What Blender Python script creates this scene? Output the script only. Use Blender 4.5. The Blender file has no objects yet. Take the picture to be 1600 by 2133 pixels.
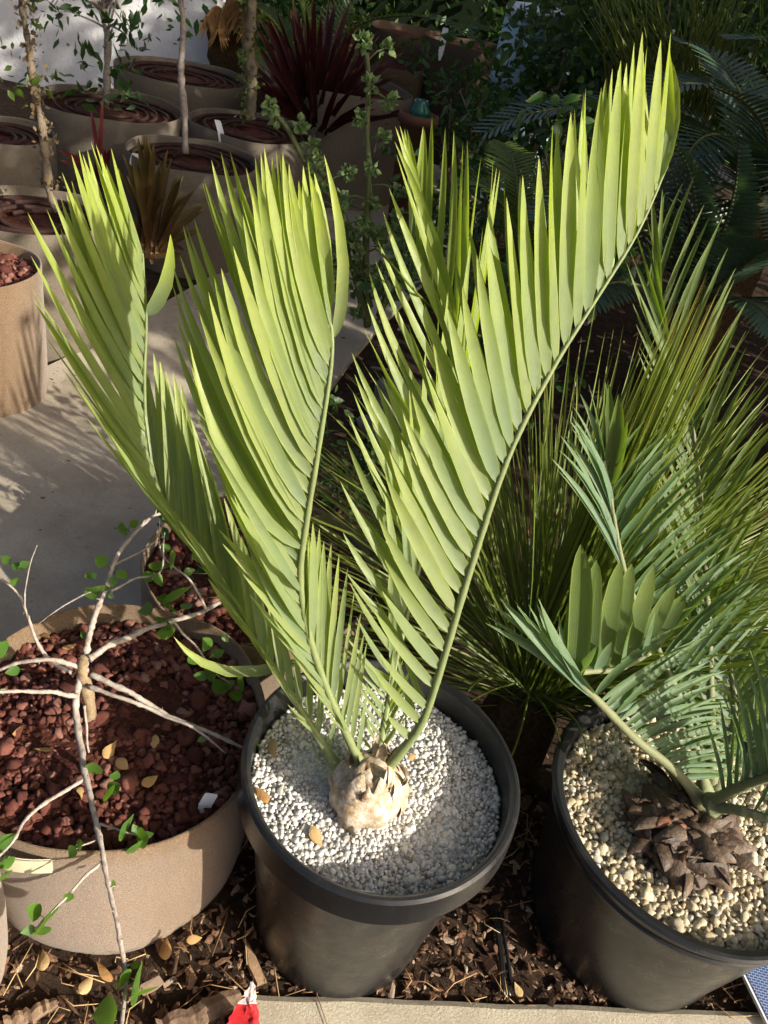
import bpy, math, random
import numpy as np
from mathutils import Vector, Matrix, noise as mnoise
random.seed(7); rng = np.random.default_rng(7)
R = math.radians
SC = bpy.context.scene
COL = SC.collection

# ---------------------------------------------------------------- camera
PITCH, ROLL, FPX, CAMZ = R(36.0), R(13.0), 1670.0, 1.45
fw = np.array([0, math.cos(PITCH), -math.sin(PITCH)])
_r0 = np.array([1.0, 0, 0]); _u0 = np.cross(_r0, fw)
rt = _r0*math.cos(ROLL) + _u0*math.sin(ROLL)
up = -_r0*math.sin(ROLL) + _u0*math.cos(ROLL)
CAM = np.array([0, 0, CAMZ])
cd = bpy.data.cameras.new('camera'); cam = bpy.data.objects.new('camera', cd); COL.objects.link(cam)
cam.matrix_world = Matrix(((rt[0], up[0], -fw[0], 0), (rt[1], up[1], -fw[1], 0), (rt[2], up[2], -fw[2], CAMZ), (0, 0, 0, 1)))
cd.sensor_fit = 'VERTICAL'; cd.sensor_height = 36; cd.sensor_width = 27
cd.lens = FPX/2133*36
cd.clip_start = 0.02; cd.clip_end = 300
SC.camera = cam
# ---------------------------------------------------------------- sky and sun
SUN_EL = 25.0; SUN_XY = np.array([0.90, -0.436])
wd = bpy.data.worlds.new('World'); SC.world = wd; wd.use_nodes = True
nt = wd.node_tree; nt.nodes.clear()
sky = nt.nodes.new('ShaderNodeTexSky'); sky.sky_type = 'NISHITA'; sky.sun_disc = False
sky.air_density = 0.6; sky.dust_density = 6.0; sky.ozone_density = 0.2
sky.sun_elevation = R(SUN_EL); sky.sun_rotation = math.atan2(SUN_XY[0], SUN_XY[1])
bg = nt.nodes.new('ShaderNodeBackground'); bg.inputs['Strength'].default_value = 0.095
wo = nt.nodes.new('ShaderNodeOutputWorld')
nt.links.new(sky.outputs[0], bg.inputs[0]); nt.links.new(bg.outputs[0], wo.inputs[0])
sl = bpy.data.lights.new('sun', 'SUN'); sl.energy = 5.0; sl.angle = R(0.5); sl.color = (1, 0.93, 0.80)
so = bpy.data.objects.new('sun', sl); COL.objects.link(so)
_h = SUN_XY/np.linalg.norm(SUN_XY)*math.cos(R(SUN_EL))
so.rotation_euler = Vector((-_h[0], -_h[1], -math.sin(R(SUN_EL)))).to_track_quat('-Z', 'Y').to_euler()
so.location = (4, -3, 4)
SUNV = np.array([_h[0], _h[1], math.sin(R(SUN_EL))])
SC.view_settings.view_transform = 'Standard'; SC.view_settings.look = 'None'
SC.view_settings.exposure = 0.75; SC.view_settings.gamma = 1.0
SC.cycles.max_bounces = 8; SC.cycles.transparent_max_bounces = 4; SC.cycles.diffuse_bounces = 4

# ---------------------------------------------------------------- helpers
def W(px, py, Y):
    """point of the place seen at a photograph position, at world depth Y"""
    d = fw*FPX + rt*(px-800) - up*(py-1066.5)
    return CAM + d*(Y/d[1])
def Wz(px, py, z):
    d = fw*FPX + rt*(px-800) - up*(py-1066.5)
    return CAM + d*((z-CAMZ)/d[2])
def nrm(v):
    v = np.asarray(v, float); n = np.linalg.norm(v)
    return v/n if n > 1e-9 else np.array([0, 0, 1.0])
def catmull(P, n):
    P = np.asarray(P, float); Q = np.vstack([2*P[0]-P[1], P, 2*P[-1]-P[-2]])
    seg = len(P)-1; dense = []
    for i in range(seg):
        p0, p1, p2, p3 = Q[i:i+4]
        for t in np.linspace(0, 1, 24, endpoint=False):
            dense.append(0.5*((2*p1)+(-p0+p2)*t+(2*p0-5*p1+4*p2-p3)*t*t+(-p0+3*p1-3*p2+p3)*t**3))
    dense.append(P[-1]); dense = np.array(dense)
    L = np.r_[0, np.cumsum(np.linalg.norm(np.diff(dense[:, :3], axis=0), axis=1))]
    s = np.linspace(0, L[-1], n)
    return np.stack([np.interp(s, L, dense[:, k]) for k in range(P.shape[1])], 1)

class MB:
    """collects shapes, builds them as one mesh"""
    def __init__(s): s.v = []; s.f = []; s.t = []; s.u = []; s.n = 0
    def add(s, v, f, t=None, u=None):
        v = np.asarray(v, float).reshape(-1, 3)
        s.v.append(v); s.f += [tuple(int(i)+s.n for i in q) for q in f]
        s.t.append(np.zeros(len(v)) if t is None else np.asarray(t, float)); s.u.append(np.zeros(len(v)) if u is None else np.asarray(u, float)); s.n += len(v)
    def tube(s, P, r, sides=6, cap=True, t=None):
        P = np.asarray(P, float); n = len(P); r = np.broadcast_to(np.asarray(r, float), (n,))
        T = np.gradient(P, axis=0); ref = np.array([0.13, 0.21, 0.97]); vs = []
        a = None
        for i in range(n):
            tt = nrm(T[i])
            if a is None:
                a = nrm(np.cross(tt, ref)) if abs(tt@ref) < .95 else nrm(np.cross(tt, [1, 0, 0]))
            a = nrm(a-tt*(a@tt)); b = np.cross(tt, a)
            for k in range(sides):
                q = 2*math.pi*k/sides
                vs.append(P[i]+r[i]*(math.cos(q)*a+math.sin(q)*b))
        f = [(i*sides+k, i*sides+(k+1) % sides, (i+1)*sides+(k+1) % sides, (i+1)*sides+k) for i in range(n-1) for k in range(sides)]
        if cap: f += [tuple(range(sides))[::-1], tuple((n-1)*sides+k for k in range(sides))]
        s.add(vs, f, np.repeat(np.linspace(0, 1, n), sides))
    def lathe(s, prof, c, segs=72, wob=0.0, seed=0, close=False):
        vs = []; n = len(prof)
        for k in range(segs):
            q = 2*math.pi*k/segs
            w = 1+wob*mnoise.noise(Vector((math.cos(q)*1.3+seed, math.sin(q)*1.3, seed*2.1)))
            for r, z in prof:
                vs.append((c[0]+r*w*math.cos(q), c[1]+r*w*math.sin(q), c[2]+z))
        f = [(k*n+i, ((k+1) % segs)*n+i, ((k+1) % segs)*n+i+1, k*n+i+1) for k in range(segs) for i in range(n-1)]
        s.add(vs, f)
        return s
    def box(s, x0, x1, y0, y1, z0, z1):
        v = [(x, y, z) for x in (x0, x1) for y in (y0, y1) for z in (z0, z1)]
        s.add(v, [(0, 1, 3, 2), (4, 6, 7, 5), (0, 4, 5, 1), (2, 3, 7, 6), (0, 2, 6, 4), (1, 5, 7, 3)])
    def build(s, name, mat, parent=None, smooth=True, kind=None, sharp=None):
        me = bpy.data.meshes.new(name)
        V = np.concatenate(s.v) if s.v else np.zeros((0, 3))
        me.from_pydata(V.tolist(), [], s.f)
        at = me.attributes.new('t', 'FLOAT', 'POINT'); at.data.foreach_set('value', np.concatenate(s.t).astype(np.float32))
        at = me.attributes.new('u', 'FLOAT', 'POINT'); at.data.foreach_set('value', np.concatenate(s.u).astype(np.float32))
        if smooth: me.polygons.foreach_set('use_smooth', np.ones(len(me.polygons), bool))
        me.materials.append(M[mat]); me.update()
        if sharp: me.set_sharp_from_angle(angle=R(sharp))
        o = bpy.data.objects.new(name, me); COL.objects.link(o)
        if parent: adopt(o, parent)
        if kind: o['kind'] = kind
        return o
def adopt(o, p):
    o.parent = p
    if p.type == 'EMPTY': o.matrix_parent_inverse = Matrix.Translation(-Vector(p.location))
def tag(o, label, cat, group=None, kind=None):
    o['label'] = label; o['category'] = cat
    if group: o['group'] = group
    if kind: o['kind'] = kind
    return o
def thing(name, label, cat, loc, group=None):
    o = bpy.data.objects.new(name, None); COL.objects.link(o); o.location = [float(x) for x in loc]
    o.empty_display_size = 0.05
    return tag(o, label, cat, group)

# ---------------------------------------------------------------- materials
M = {}
class N:
    def __init__(s, name):
        s.m = bpy.data.materials.new(name); s.m.use_nodes = True; s.t = s.m.node_tree; s.t.nodes.clear(); M[name] = s.m
        s.out = s.t.nodes.new('ShaderNodeOutputMaterial')
    def n(s, ty, **k):
        x = s.t.nodes.new(ty)
        for a, b in k.items():
            if a in x.inputs: s.i(x, a, b)
            else: setattr(x, a, b)
        return x
    def i(s, node, key, val):
        if isinstance(val, bpy.types.NodeSocket): s.t.links.new(val, node.inputs[key])
        else: node.inputs[key].default_value = (*val, 1) if isinstance(val, tuple) and len(val) == 3 else val
    def co(s, kind='Object'): return s.n('ShaderNodeTexCoord').outputs[kind]
    def noise(s, scale, detail=4, rough=.6, vec=None, out='Fac'):
        x = s.n('ShaderNodeTexNoise'); s.i(x, 'Scale', scale); s.i(x, 'Detail', detail); s.i(x, 'Roughness', rough)
        s.t.links.new(vec or s.co(), x.inputs['Vector']); return x.outputs[out]
    def ramp(s, fac, *stops):
        x = s.n('ShaderNodeValToRGB'); cr = x.color_ramp
        while len(cr.elements) < len(stops): cr.elements.new(.5)
        for e, (p, c) in zip(cr.elements, stops): e.position = p; e.color = (*c, 1)
        s.t.links.new(fac, x.inputs[0]); return x.outputs[0]
    def mix(s, a, b, fac, mode='MIX'):
        x = s.n('ShaderNodeMix'); x.data_type = 'RGBA'; x.blend_type = mode
        for key, v in ((0, fac), (6, a), (7, b)):
            if isinstance(v, bpy.types.NodeSocket): s.t.links.new(v, x.inputs[key])
            else: x.inputs[key].default_value = (*v, 1) if isinstance(v, tuple) else v
        return x.outputs[2]
    def mul(s, a, b, op='MULTIPLY'):
        x = s.n('ShaderNodeMath'); x.operation = op
        for k, v in ((0, a), (1, b)):
            if isinstance(v, bpy.types.NodeSocket): s.t.links.new(v, x.inputs[k])
            else: x.inputs[k].default_value = v
        return x.outputs[0]
    def bump(s, h, strength, dist):
        x = s.n('ShaderNodeBump'); x.inputs['Strength'].default_value = strength; x.inputs['Distance'].default_value = dist
        s.t.links.new(h, x.inputs['Height']); return x.outputs[0]
    def attr(s, name='t'):
        x = s.n('ShaderNodeAttribute'); x.attribute_name = name; return x.outputs['Fac']
    def rand(s): return s.n('ShaderNodeObjectInfo').outputs['Random']
    def isl(s): return s.n('ShaderNodeNewGeometry').outputs['Random Per Island']
    def pr(s, col, rough=.6, spec=.5, normal=None, trans=None, tcol=None, sheen=0, coat=0):
        p = s.n('ShaderNodeBsdfPrincipled')
        for k, v in (('Base Color', (*col, 1) if isinstance(col, tuple) else col), ('Roughness', rough), ('Specular IOR Level', spec), ('Sheen Weight', sheen), ('Coat Weight', coat)): s.i(p, k, v)
        if normal: s.i(p, 'Normal', normal)
        r = p.outputs[0]
        if trans:
            t = s.n('ShaderNodeBsdfTranslucent'); s.i(t, 'Color', tcol if tcol is not None else col)
            if normal: s.i(t, 'Normal', normal)
            x = s.n('ShaderNodeMixShader'); s.i(x, 0, trans); s.t.links.new(r, x.inputs[1]); s.t.links.new(t.outputs[0], x.inputs[2]); r = x.outputs[0]
        s.t.links.new(r, s.out.inputs[0]); return s

def leafmat(name, c0, c1, tc, rough=.5, trans=.35, var=.25, streak=True, spec=.4, per='rand', edge=.45):
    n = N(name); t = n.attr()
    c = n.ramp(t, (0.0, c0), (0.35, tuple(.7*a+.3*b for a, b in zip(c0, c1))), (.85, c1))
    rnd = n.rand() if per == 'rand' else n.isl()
    c = n.mix(c, (c1[0]*1.25, c1[1]*1.0, c1[2]*.7), n.mul(rnd, var))
    sp = n.noise(38, 5, .7)
    c = n.mix(c, (c0[0]*.55, c0[1]*.55, c0[2]*.5), n.mul(n.ramp(sp, (.45, (0, 0, 0)), (.8, (1, 1, 1))), .45))
    c = n.mix(c, (.22, .16, .06), n.mul(n.ramp(n.noise(95, 3, .6), (.66, (0, 0, 0)), (.74, (1, 1, 1))), .35))
    ua = n.mul(n.attr('u'), 0, 'ABSOLUTE')
    c = n.mix(c, (min(1, c1[0]*1.55+.03), min(1, c1[1]*1.4+.03), c1[2]*1.1), n.ramp(ua, (.84, (0, 0, 0)), (.97, (edge,)*3)))
    c = n.mix(c, (.24, .15, .05), n.ramp(n.mul(ua, .4), (.55, (0, 0, 0)), (.85, (.75,)*3)))
    vein = n.mul(n.mul(n.mul(n.attr('u'), 38), 0, 'SINE'), n.noise(30, 2), 'MULTIPLY')
    c = n.mix(c, (c0[0]*.7, c0[1]*.75, c0[2]*.7), n.mul(n.mul(vein, .5, 'ADD'), .16))
    fine = n.mul(n.noise(420, 2, .5), n.mul(vein, .25), 'ADD')
    n.pr(c, n.ramp(sp, (.3, (rough-.08,)*3), (.7, (rough+.12,)*3)), spec, n.bump(fine, .16, .002), trans, tc)
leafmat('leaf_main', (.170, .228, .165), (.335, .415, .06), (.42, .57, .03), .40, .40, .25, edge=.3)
leafmat('leaf_blue', (.12, .195, .135), (.135, .215, .10), (.20, .33, .05), .5, .3, .25)
leafmat('leaf_green', (.09, .14, .07), (.12, .18, .045), (.20, .32, .02), .5, .35, .5, edge=.9)
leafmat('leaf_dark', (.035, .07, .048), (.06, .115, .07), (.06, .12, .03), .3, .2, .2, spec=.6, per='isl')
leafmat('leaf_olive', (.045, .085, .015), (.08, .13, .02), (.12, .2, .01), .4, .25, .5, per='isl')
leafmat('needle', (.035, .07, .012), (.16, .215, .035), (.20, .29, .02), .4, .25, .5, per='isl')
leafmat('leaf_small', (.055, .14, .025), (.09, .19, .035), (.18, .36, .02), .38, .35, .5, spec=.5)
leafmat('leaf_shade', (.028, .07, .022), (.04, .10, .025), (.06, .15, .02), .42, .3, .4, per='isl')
leafmat('leaf_curly', (.13, .22, .09), (.20, .30, .13), (.22, .38, .08), .6, .3, .4, per='isl')
leafmat('leaf_burgundy', (.022, .005, .008), (.034, .006, .011), (.06, .006, .01), .35, .25, .5, per='isl')
leafmat('leaf_red', (.08, .012, .012), (.13, .016, .018), (.16, .02, .02), .4, .3, .3, per='isl')
leafmat('leaf_orange', (.075, .014, .010), (.055, .05, .014), (.09, .05, .01), .45, .2, .9, per='isl')
leafmat('leaf_dry', (.26, .14, .05), (.32, .19, .07), (.3, .16, .05), .7, .3, .5, per='isl')
leafmat('lichen', (.13, .10, .06), (.17, .13, .07), (.15, .12, .05), .8, .2, .4, per='isl')
leafmat('leaf_blue_backlit', (.085, .155, .075), (.105, .18, .06), (.19, .33, .04), .45, .35, .3, edge=.9)  # backlit shade put into the colour: darker green copy of leaf_blue for some rows
leafmat('leaf_yellow', (.26, .28, .05), (.32, .36, .05), (.4, .45, .04), .5, .35, .2)

n = N('rachis'); n.pr(n.mix((.20, .25, .09), (.13, .15, .07), n.noise(60, 4)), .55, .4, n.bump(n.noise(300, 3), .3, .002))
n = N('rachis_dark'); n.pr(n.mix((.07, .09, .03), (.10, .10, .04), n.noise(40, 3)), .6, .3)
n = N('rachis_blue'); n.pr(n.mix((.20, .24, .12), (.16, .15, .08), n.noise(60, 4)), .6, .3, n.bump(n.noise(400, 3), .4, .002))
n = N('stem_green'); n.pr(n.mix((.09, .13, .04), (.12, .12, .05), n.noise(60, 3)), .6, .3)
n = N('bark_pale'); nn = n.noise(70, 6, .7); n.pr(n.ramp(nn, (.3, (.17, .13, .105)), (.5, (.34, .29, .25)), (.75, (.46, .41, .36))), .75, .25, n.bump(n.noise(140, 5, .7), .5, .004))
n = N('bark_tan'); nn = n.noise(45, 6, .7); n.pr(n.ramp(nn, (.3, (.13, .09, .06)), (.5, (.30, .22, .13)), (.75, (.42, .34, .22))), .85, .2, n.bump(n.noise(110, 5, .7), .8, .006))
n = N('bark_lichen'); nn = n.noise(30, 6, .7); n.pr(n.ramp(nn, (.35, (.14, .11, .08)), (.5, (.19, .16, .12)), (.62, (.23, .15, .07)), (.75, (.24, .21, .16))), .9, .15, n.bump(n.noise(70, 5, .7), .9, .01))
n = N('felt'); c = n.noise(420, 3, .6); b = n.noise(9, 5, .65)
cc = n.ramp(c, (.3, (.095, .058, .030)), (.5, (.185, .118, .066)), (.72, (.31, .215, .13)))
cc = n.mix(cc, (.16, .11, .07), n.mul(n.ramp(b, (.45, (0, 0, 0)), (.75, (1, 1, 1))), .55))
mp = n.n('ShaderNodeMapping'); mp.inputs['Scale'].default_value = (9, 9, 2.0); n.t.links.new(n.co(), mp.inputs[0])
cc = n.mix(cc, (.10, .065, .04), n.mul(n.ramp(n.noise(1, 6, .7, mp.outputs[0]), (.5, (0, 0, 0)), (.72, (1, 1, 1))), .5))
n.pr(cc, .95, .1, n.bump(n.mul(c, n.noise(900, 2), 'ADD'), .6, .003), sheen=.3)
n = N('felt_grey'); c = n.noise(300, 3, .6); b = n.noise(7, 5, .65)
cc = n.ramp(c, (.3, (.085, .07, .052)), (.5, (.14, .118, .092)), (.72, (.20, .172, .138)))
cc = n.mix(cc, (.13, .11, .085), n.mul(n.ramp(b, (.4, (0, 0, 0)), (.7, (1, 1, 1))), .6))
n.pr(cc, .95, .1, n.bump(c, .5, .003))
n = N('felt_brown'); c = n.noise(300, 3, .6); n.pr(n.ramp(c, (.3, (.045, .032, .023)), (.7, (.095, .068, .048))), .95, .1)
n = N('webbing'); w = n.n('ShaderNodeTexChecker'); w.inputs['Scale'].default_value = 420; n.t.links.new(n.co(), w.inputs[0])
n.pr(n.mix((.36, .33, .22), (.48, .45, .32), w.outputs['Fac']), .8, .3, n.bump(w.outputs['Fac'], .5, .002))
n = N('plastic'); sc_ = n.noise(26, 6, .75); dust = n.noise(5, 6, .7)
cc = n.mix((.010, .0105, .012), (.07, .06, .047), n.mul(n.ramp(dust, (.5, (0, 0, 0)), (.8, (1, 1, 1))), .28))
cc = n.mix(cc, (.2, .18, .15), n.ramp(n.noise(190, 3, .6), (.72, (0, 0, 0)), (.85, (.5,)*3)))
mp = n.n('ShaderNodeMapping'); mp.inputs['Scale'].default_value = (22, 22, 2.2); n.t.links.new(n.co(), mp.inputs[0])
cc = n.mix(cc, (.13, .115, .095), n.mul(n.ramp(n.noise(1, 5, .7, mp.outputs[0]), (.55, (0, 0, 0)), (.75, (1, 1, 1))), .16))
n.pr(cc, n.ramp(sc_, (.3, (.22,)*3), (.7, (.44,)*3)), .5, n.bump(n.noise(60, 4), .06, .004))
n = N('soil'); n.pr(n.ramp(n.noise(60, 6, .7), (.3, (.02, .012, .008)), (.7, (.085, .045, .03))), .95, .1, n.bump(n.noise(120, 5), 1, .01))
n = N('soil_red'); n.pr(n.ramp(n.noise(70, 6, .7), (.3, (.03, .012, .009)), (.7, (.13, .045, .03))), .95, .1, n.bump(n.noise(110, 5), 1, .015))
n = N('coil'); n.pr(n.ramp(n.noise(25, 5, .7), (.3, (.018, .009, .007)), (.7, (.06, .028, .022))), .85, .2, n.bump(n.noise(90, 4), .6, .006))
n = N('ground'); a = n.noise(26, 8, .75); b = n.noise(3, 5)
cc = n.ramp(a, (.3, (.02, .013, .009)), (.5, (.06, .037, .024)), (.7, (.14, .09, .06)))
n.pr(n.mix(cc, (.03, .022, .016), n.mul(b, .6)), .95, .1, n.bump(a, 1, .03))
n = N('chip'); rr = n.isl(); cc = n.ramp(rr, (0, (.05, .03, .02)), (.3, (.12, .06, .035)), (.6, (.22, .12, .07)), (.85, (.34, .22, .13)), (1, (.42, .33, .25)))
n.pr(n.mix(cc, (.05, .03, .02), n.mul(n.noise(160, 4, .7), .6)), .9, .15, n.bump(n.noise(240, 4), .6, .003))
n = N('chip_one'); rr = n.rand(); cc = n.ramp(rr, (0, (.05, .03, .02)), (.3, (.12, .06, .035)), (.6, (.22, .12, .07)), (.85, (.34, .22, .13)), (1, (.42, .33, .25)))
n.pr(n.mix(cc, (.05, .03, .02), n.mul(n.noise(160, 4, .7), .6)), .9, .15, n.bump(n.noise(240, 4), .6, .003))
n = N('straw'); n.pr(n.ramp(n.isl(), (0, (.16, .08, .035)), (.5, (.36, .22, .1)), (1, (.5, .38, .2))), .7, .3)
n = N('dry_leaf'); n.pr(n.ramp(n.rand(), (0, (.28, .14, .05)), (.5, (.42, .26, .10)), (1, (.5, .36, .18))), .75, .3, n.bump(n.noise(120, 4), .5, .004), .2)
def stonemat(name, stops, island, rough=.9, sc=300):
    n = N(name); r = n.isl() if island else n.rand()
    c = n.ramp(r, *stops); c = n.mix(c, tuple(x*.45 for x in stops[0][1]), n.mul(n.ramp(n.noise(sc, 4, .7), (.45, (0, 0, 0)), (.75, (1, 1, 1))), .55))
    n.pr(c, rough, .25, n.bump(n.noise(sc*1.4, 4, .7), .7, .002))
for isl, sfx in ((True, ''), (False, '_one')):
    stonemat('lava'+sfx, ((0, (.075, .024, .018)), (.5, (.14, .045, .032)), (.85, (.21, .08, .058)), (1, (.28, .15, .12))), isl)
    stonemat('cream'+sfx, ((0, (.42, .34, .21)), (.4, (.56, .48, .33)), (.8, (.66, .60, .45)), (1, (.50, .48, .43))), isl)
stonemat('pumice', ((0, (.42, .40, .36)), (.3, (.60, .585, .55)), (.8, (.72, .71, .68)), (.96, (.74, .70, .62)), (1, (.25, .20, .13))), True)
n = N('concrete'); a = n.noise(140, 6, .7); b = n.noise(4, 6, .65)
cc = n.mix(n.ramp(a, (.3, (.40, .345, .265)), (.7, (.53, .465, .37))), (.31, .26, .20), n.mul(n.ramp(b, (.40, (0, 0, 0)), (.62, (1, 1, 1))), .75))
cc = n.mix(cc, (.12, .10, .08), n.mul(n.ramp(n.noise(17, 6, .75), (.60, (0, 0, 0)), (.72, (1, 1, 1))), .6))
n.pr(cc, .9, .2, n.bump(a, .7, .004))
n = N('kerb'); a = n.noise(220, 6, .75); b = n.noise(11, 5, .65)
cc = n.mix(n.ramp(a, (.3, (.34, .30, .22)), (.7, (.56, .51, .40))), (.24, .19, .13), n.mul(n.ramp(b, (.45, (0, 0, 0)), (.7, (1, 1, 1))), .5))
n.pr(cc, .9, .2, n.bump(a, .7, .004))
n = N('stucco'); a = n.noise(35, 6, .7); n.pr(n.mix((.74, .75, .76), (.66, .67, .68), n.noise(2, 4)), .9, .2, n.bump(a, .5, .02))
n = N('scale_pale'); a = n.noise(55, 6, .7); n.pr(n.ramp(a, (.3, (.20, .12, .055)), (.48, (.42, .33, .22)), (.62, (.60, .54, .46)), (.75, (.68, .64, .58))), .7, .3, n.bump(n.noise(160, 5), .5, .004))
n = N('scale_brown'); a = n.noise(85, 8, .75); n.pr(n.mix(n.ramp(a, (.32, (.012, .009, .007)), (.46, (.055, .034, .022)), (.58, (.13, .085, .055)), (.72, (.36, .30, .24))), n.ramp(n.rand(), (0, (.012, .009, .007)), (.4, (.06, .035, .02)), (.8, (.16, .11, .07)), (.93, (.18, .13, .09)), (.96, (.30, .07, .015))), .5), .55, .4, n.bump(n.noise(140, 5), .6, .004))
n = N('fibre'); a = n.noise(90, 5, .7); n.pr(n.ramp(a, (.3, (.02, .012, .007)), (.7, (.10, .065, .03))), .95, .1, n.bump(a, 1, .01))
n = N('label_white'); n.pr((.72, .73, .74), .45, .4)
n = N('red_cloth'); n.pr(n.mix((.42, .012, .02), (.30, .01, .015), n.noise(40, 4)), .55, .4, n.bump(n.noise(160, 4), .3, .003))
n = N('tip_cloth'); n.pr(n.mix((.55, .48, .47), (.32, .25, .25), n.noise(120, 4)), .8, .2)
n = N('solar_cell'); w = n.n('ShaderNodeTexBrick'); w.inputs['Scale'].default_value = 60; n.t.links.new(n.co(), w.inputs[0]); w.inputs['Mortar Size'].default_value = .03
w.inputs['Color1'].default_value = (.008, .028, .10, 1); w.inputs['Color2'].default_value = (.012, .036, .13, 1); w.inputs['Mortar'].default_value = (.2, .25, .35, 1)
n.pr(w.outputs['Color'], .2, .5, coat=.5)
n = N('metal_grey'); n.pr((.5, .52, .54), .4, .5)
n = N('cable'); n.pr((.012, .012, .013), .35, .5)
n = N('wood_old'); a = n.noise(30, 6, .7); n.pr(n.ramp(a, (.3, (.10, .06, .04)), (.7, (.30, .21, .14))), .9, .2, n.bump(a, .7, .006))
n = N('blue_paint'); n.pr(n.mix((.22, .36, .42), (.30, .44, .50), n.noise(6, 4)), .5, .4)
n = N('white_plastic'); n.pr((.62, .65, .70), .5, .4)
n = N('terracotta'); n.pr(n.mix((.10, .045, .03), (.15, .075, .05), n.noise(18, 5)), .85, .2)
n = N('teal'); n.pr((.02, .14, .10), .12, .6, trans=.25)
n = N('rock'); a = n.noise(14, 7, .7); n.pr(n.ramp(a, (.3, (.08, .075, .065)), (.7, (.28, .27, .25))), .95, .2, n.bump(a, 1, .02))
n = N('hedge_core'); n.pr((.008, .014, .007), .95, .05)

# ---------------------------------------------------------------- leaf building blocks
PROF = np.array([(0, .2), (.045, .56), (.11, .86), (.24, 1), (.48, .95), (.70, .74), (.86, .44), (.955, .17), (1, .015)])
BLUNT = np.array([(0, .35), (.06, .7), (.18, .95), (.4, 1), (.65, .96), (.83, .76), (.93, .45), (.98, .15), (1, .02)])
def blade(mb, b, tip, width, nrml, bow=(0, 0, 0), cup=.25, twist=0.0, prof=PROF, tr=(0, 1)):
    b = np.asarray(b, float); tip = np.asarray(tip, float); c = (b+tip)/2+np.asarray(bow, float)
    d0 = tip-b; L = np.linalg.norm(d0); vs = []; ts = []
    for s_, w_ in prof:
        p = (1-s_)**2*b+2*s_*(1-s_)*c+s_*s_*tip
        d = nrm(2*(1-s_)*(c-b)+2*s_*(tip-c))
        nn = nrm(nrml-d*(np.dot(nrml, d)))
        w = np.cross(nn, d)
        a = twist*s_
        w, nn = w*math.cos(a)+nn*math.sin(a), nn*math.cos(a)-w*math.sin(a)
        h = width*w_*.5
        vs += [p-w*h, p-nn*h*cup, p+w*h]; ts += [tr[0]+(tr[1]-tr[0])*s_]*3
    k = len(prof)
    f = [q for i in range(k-1) for q in ((3*i, 3*i+1, 3*i+4, 3*i+3), (3*i+1, 3*i+2, 3*i+5, 3*i+4))]
    mb.add(vs, f, ts, [-1, 0, 1]*(k-1)+[-2.5, 2.5, 2.5])
THIN = np.array([(0, .5), (.15, .9), (.5, 1), (.8, .75), (1, .05)])

ico = None
def icosphere(sub):
    t = (1+5**.5)/2
    v = [(-1, t, 0), (1, t, 0), (-1, -t, 0), (1, -t, 0), (0, -1, t), (0, 1, t), (0, -1, -t), (0, 1, -t), (t, 0, -1), (t, 0, 1), (-t, 0, -1), (-t, 0, 1)]
    f = [(0, 11, 5), (0, 5, 1), (0, 1, 7), (0, 7, 10), (0, 10, 11), (1, 5, 9), (5, 11, 4), (11, 10, 2), (10, 7, 6), (7, 1, 8), (3, 9, 4), (3, 4, 2), (3, 2, 6), (3, 6, 8), (3, 8, 9), (4, 9, 5), (2, 4, 11), (6, 2, 10), (8, 6, 7), (9, 8, 1)]
    v = [nrm(x) for x in v]
    for _ in range(sub):
        cache = {}; nf = []
        def mid(a, b):
            k = (min(a, b), max(a, b))
            if k not in cache: cache[k] = len(v); v.append(nrm(v[a]+v[b]))
            return cache[k]
        for a, b, c in f:
            x, y, z = mid(a, b), mid(b, c), mid(c, a); nf += [(a, x, z), (b, y, x), (c, z, y), (x, y, z)]
        f = nf
    return np.array(v), f
IV1, IF1 = icosphere(1)
IV2, IF2 = icosphere(2)
def rot(): 
    q = rng.normal(size=4); q /= np.linalg.norm(q); w, x, y, z = q
    return np.array([[1-2*(y*y+z*z), 2*(x*y-z*w), 2*(x*z+y*w)], [2*(x*y+z*w), 1-2*(x*x+z*z), 2*(y*z-x*w)], [2*(x*z-y*w), 2*(y*z+x*w), 1-2*(x*x+y*y)]])
def stone_shape(rough=.25, iv=IV1):
    off = rng.uniform(-50, 50, 3)
    r = np.array([1+rough*1.6*mnoise.noise(Vector((*(p*1.1+off),))) for p in iv])
    return iv*r[:, None]*rng.uniform(.7, 1.15, 3)
SH = [stone_shape(.28) for _ in range(30)]
SHC = [stone_shape(.45) for _ in range(30)]
SHA = [stone_shape(.6) for _ in range(30)]
def scatter_disc(c, r, size, n):
    """blue-noise-ish points in a disc"""
    g = {}; out = []; cell = size
    for _ in range(n):
        a = rng.uniform(0, 2*math.pi); q = r*math.sqrt(rng.uniform()); x, y = q*math.cos(a), q*math.sin(a)
        k = (int(x//cell), int(y//cell)); ok = True
        for i in (-1, 0, 1):
            for j in (-1, 0, 1):
                for (u, v) in g.get((k[0]+i, k[1]+j), ()):
                    if (u-x)**2+(v-y)**2 < size*size: ok = False
        if ok: g.setdefault(k, []).append((x, y)); out.append((c[0]+x, c[1]+y))
    return out
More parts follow.
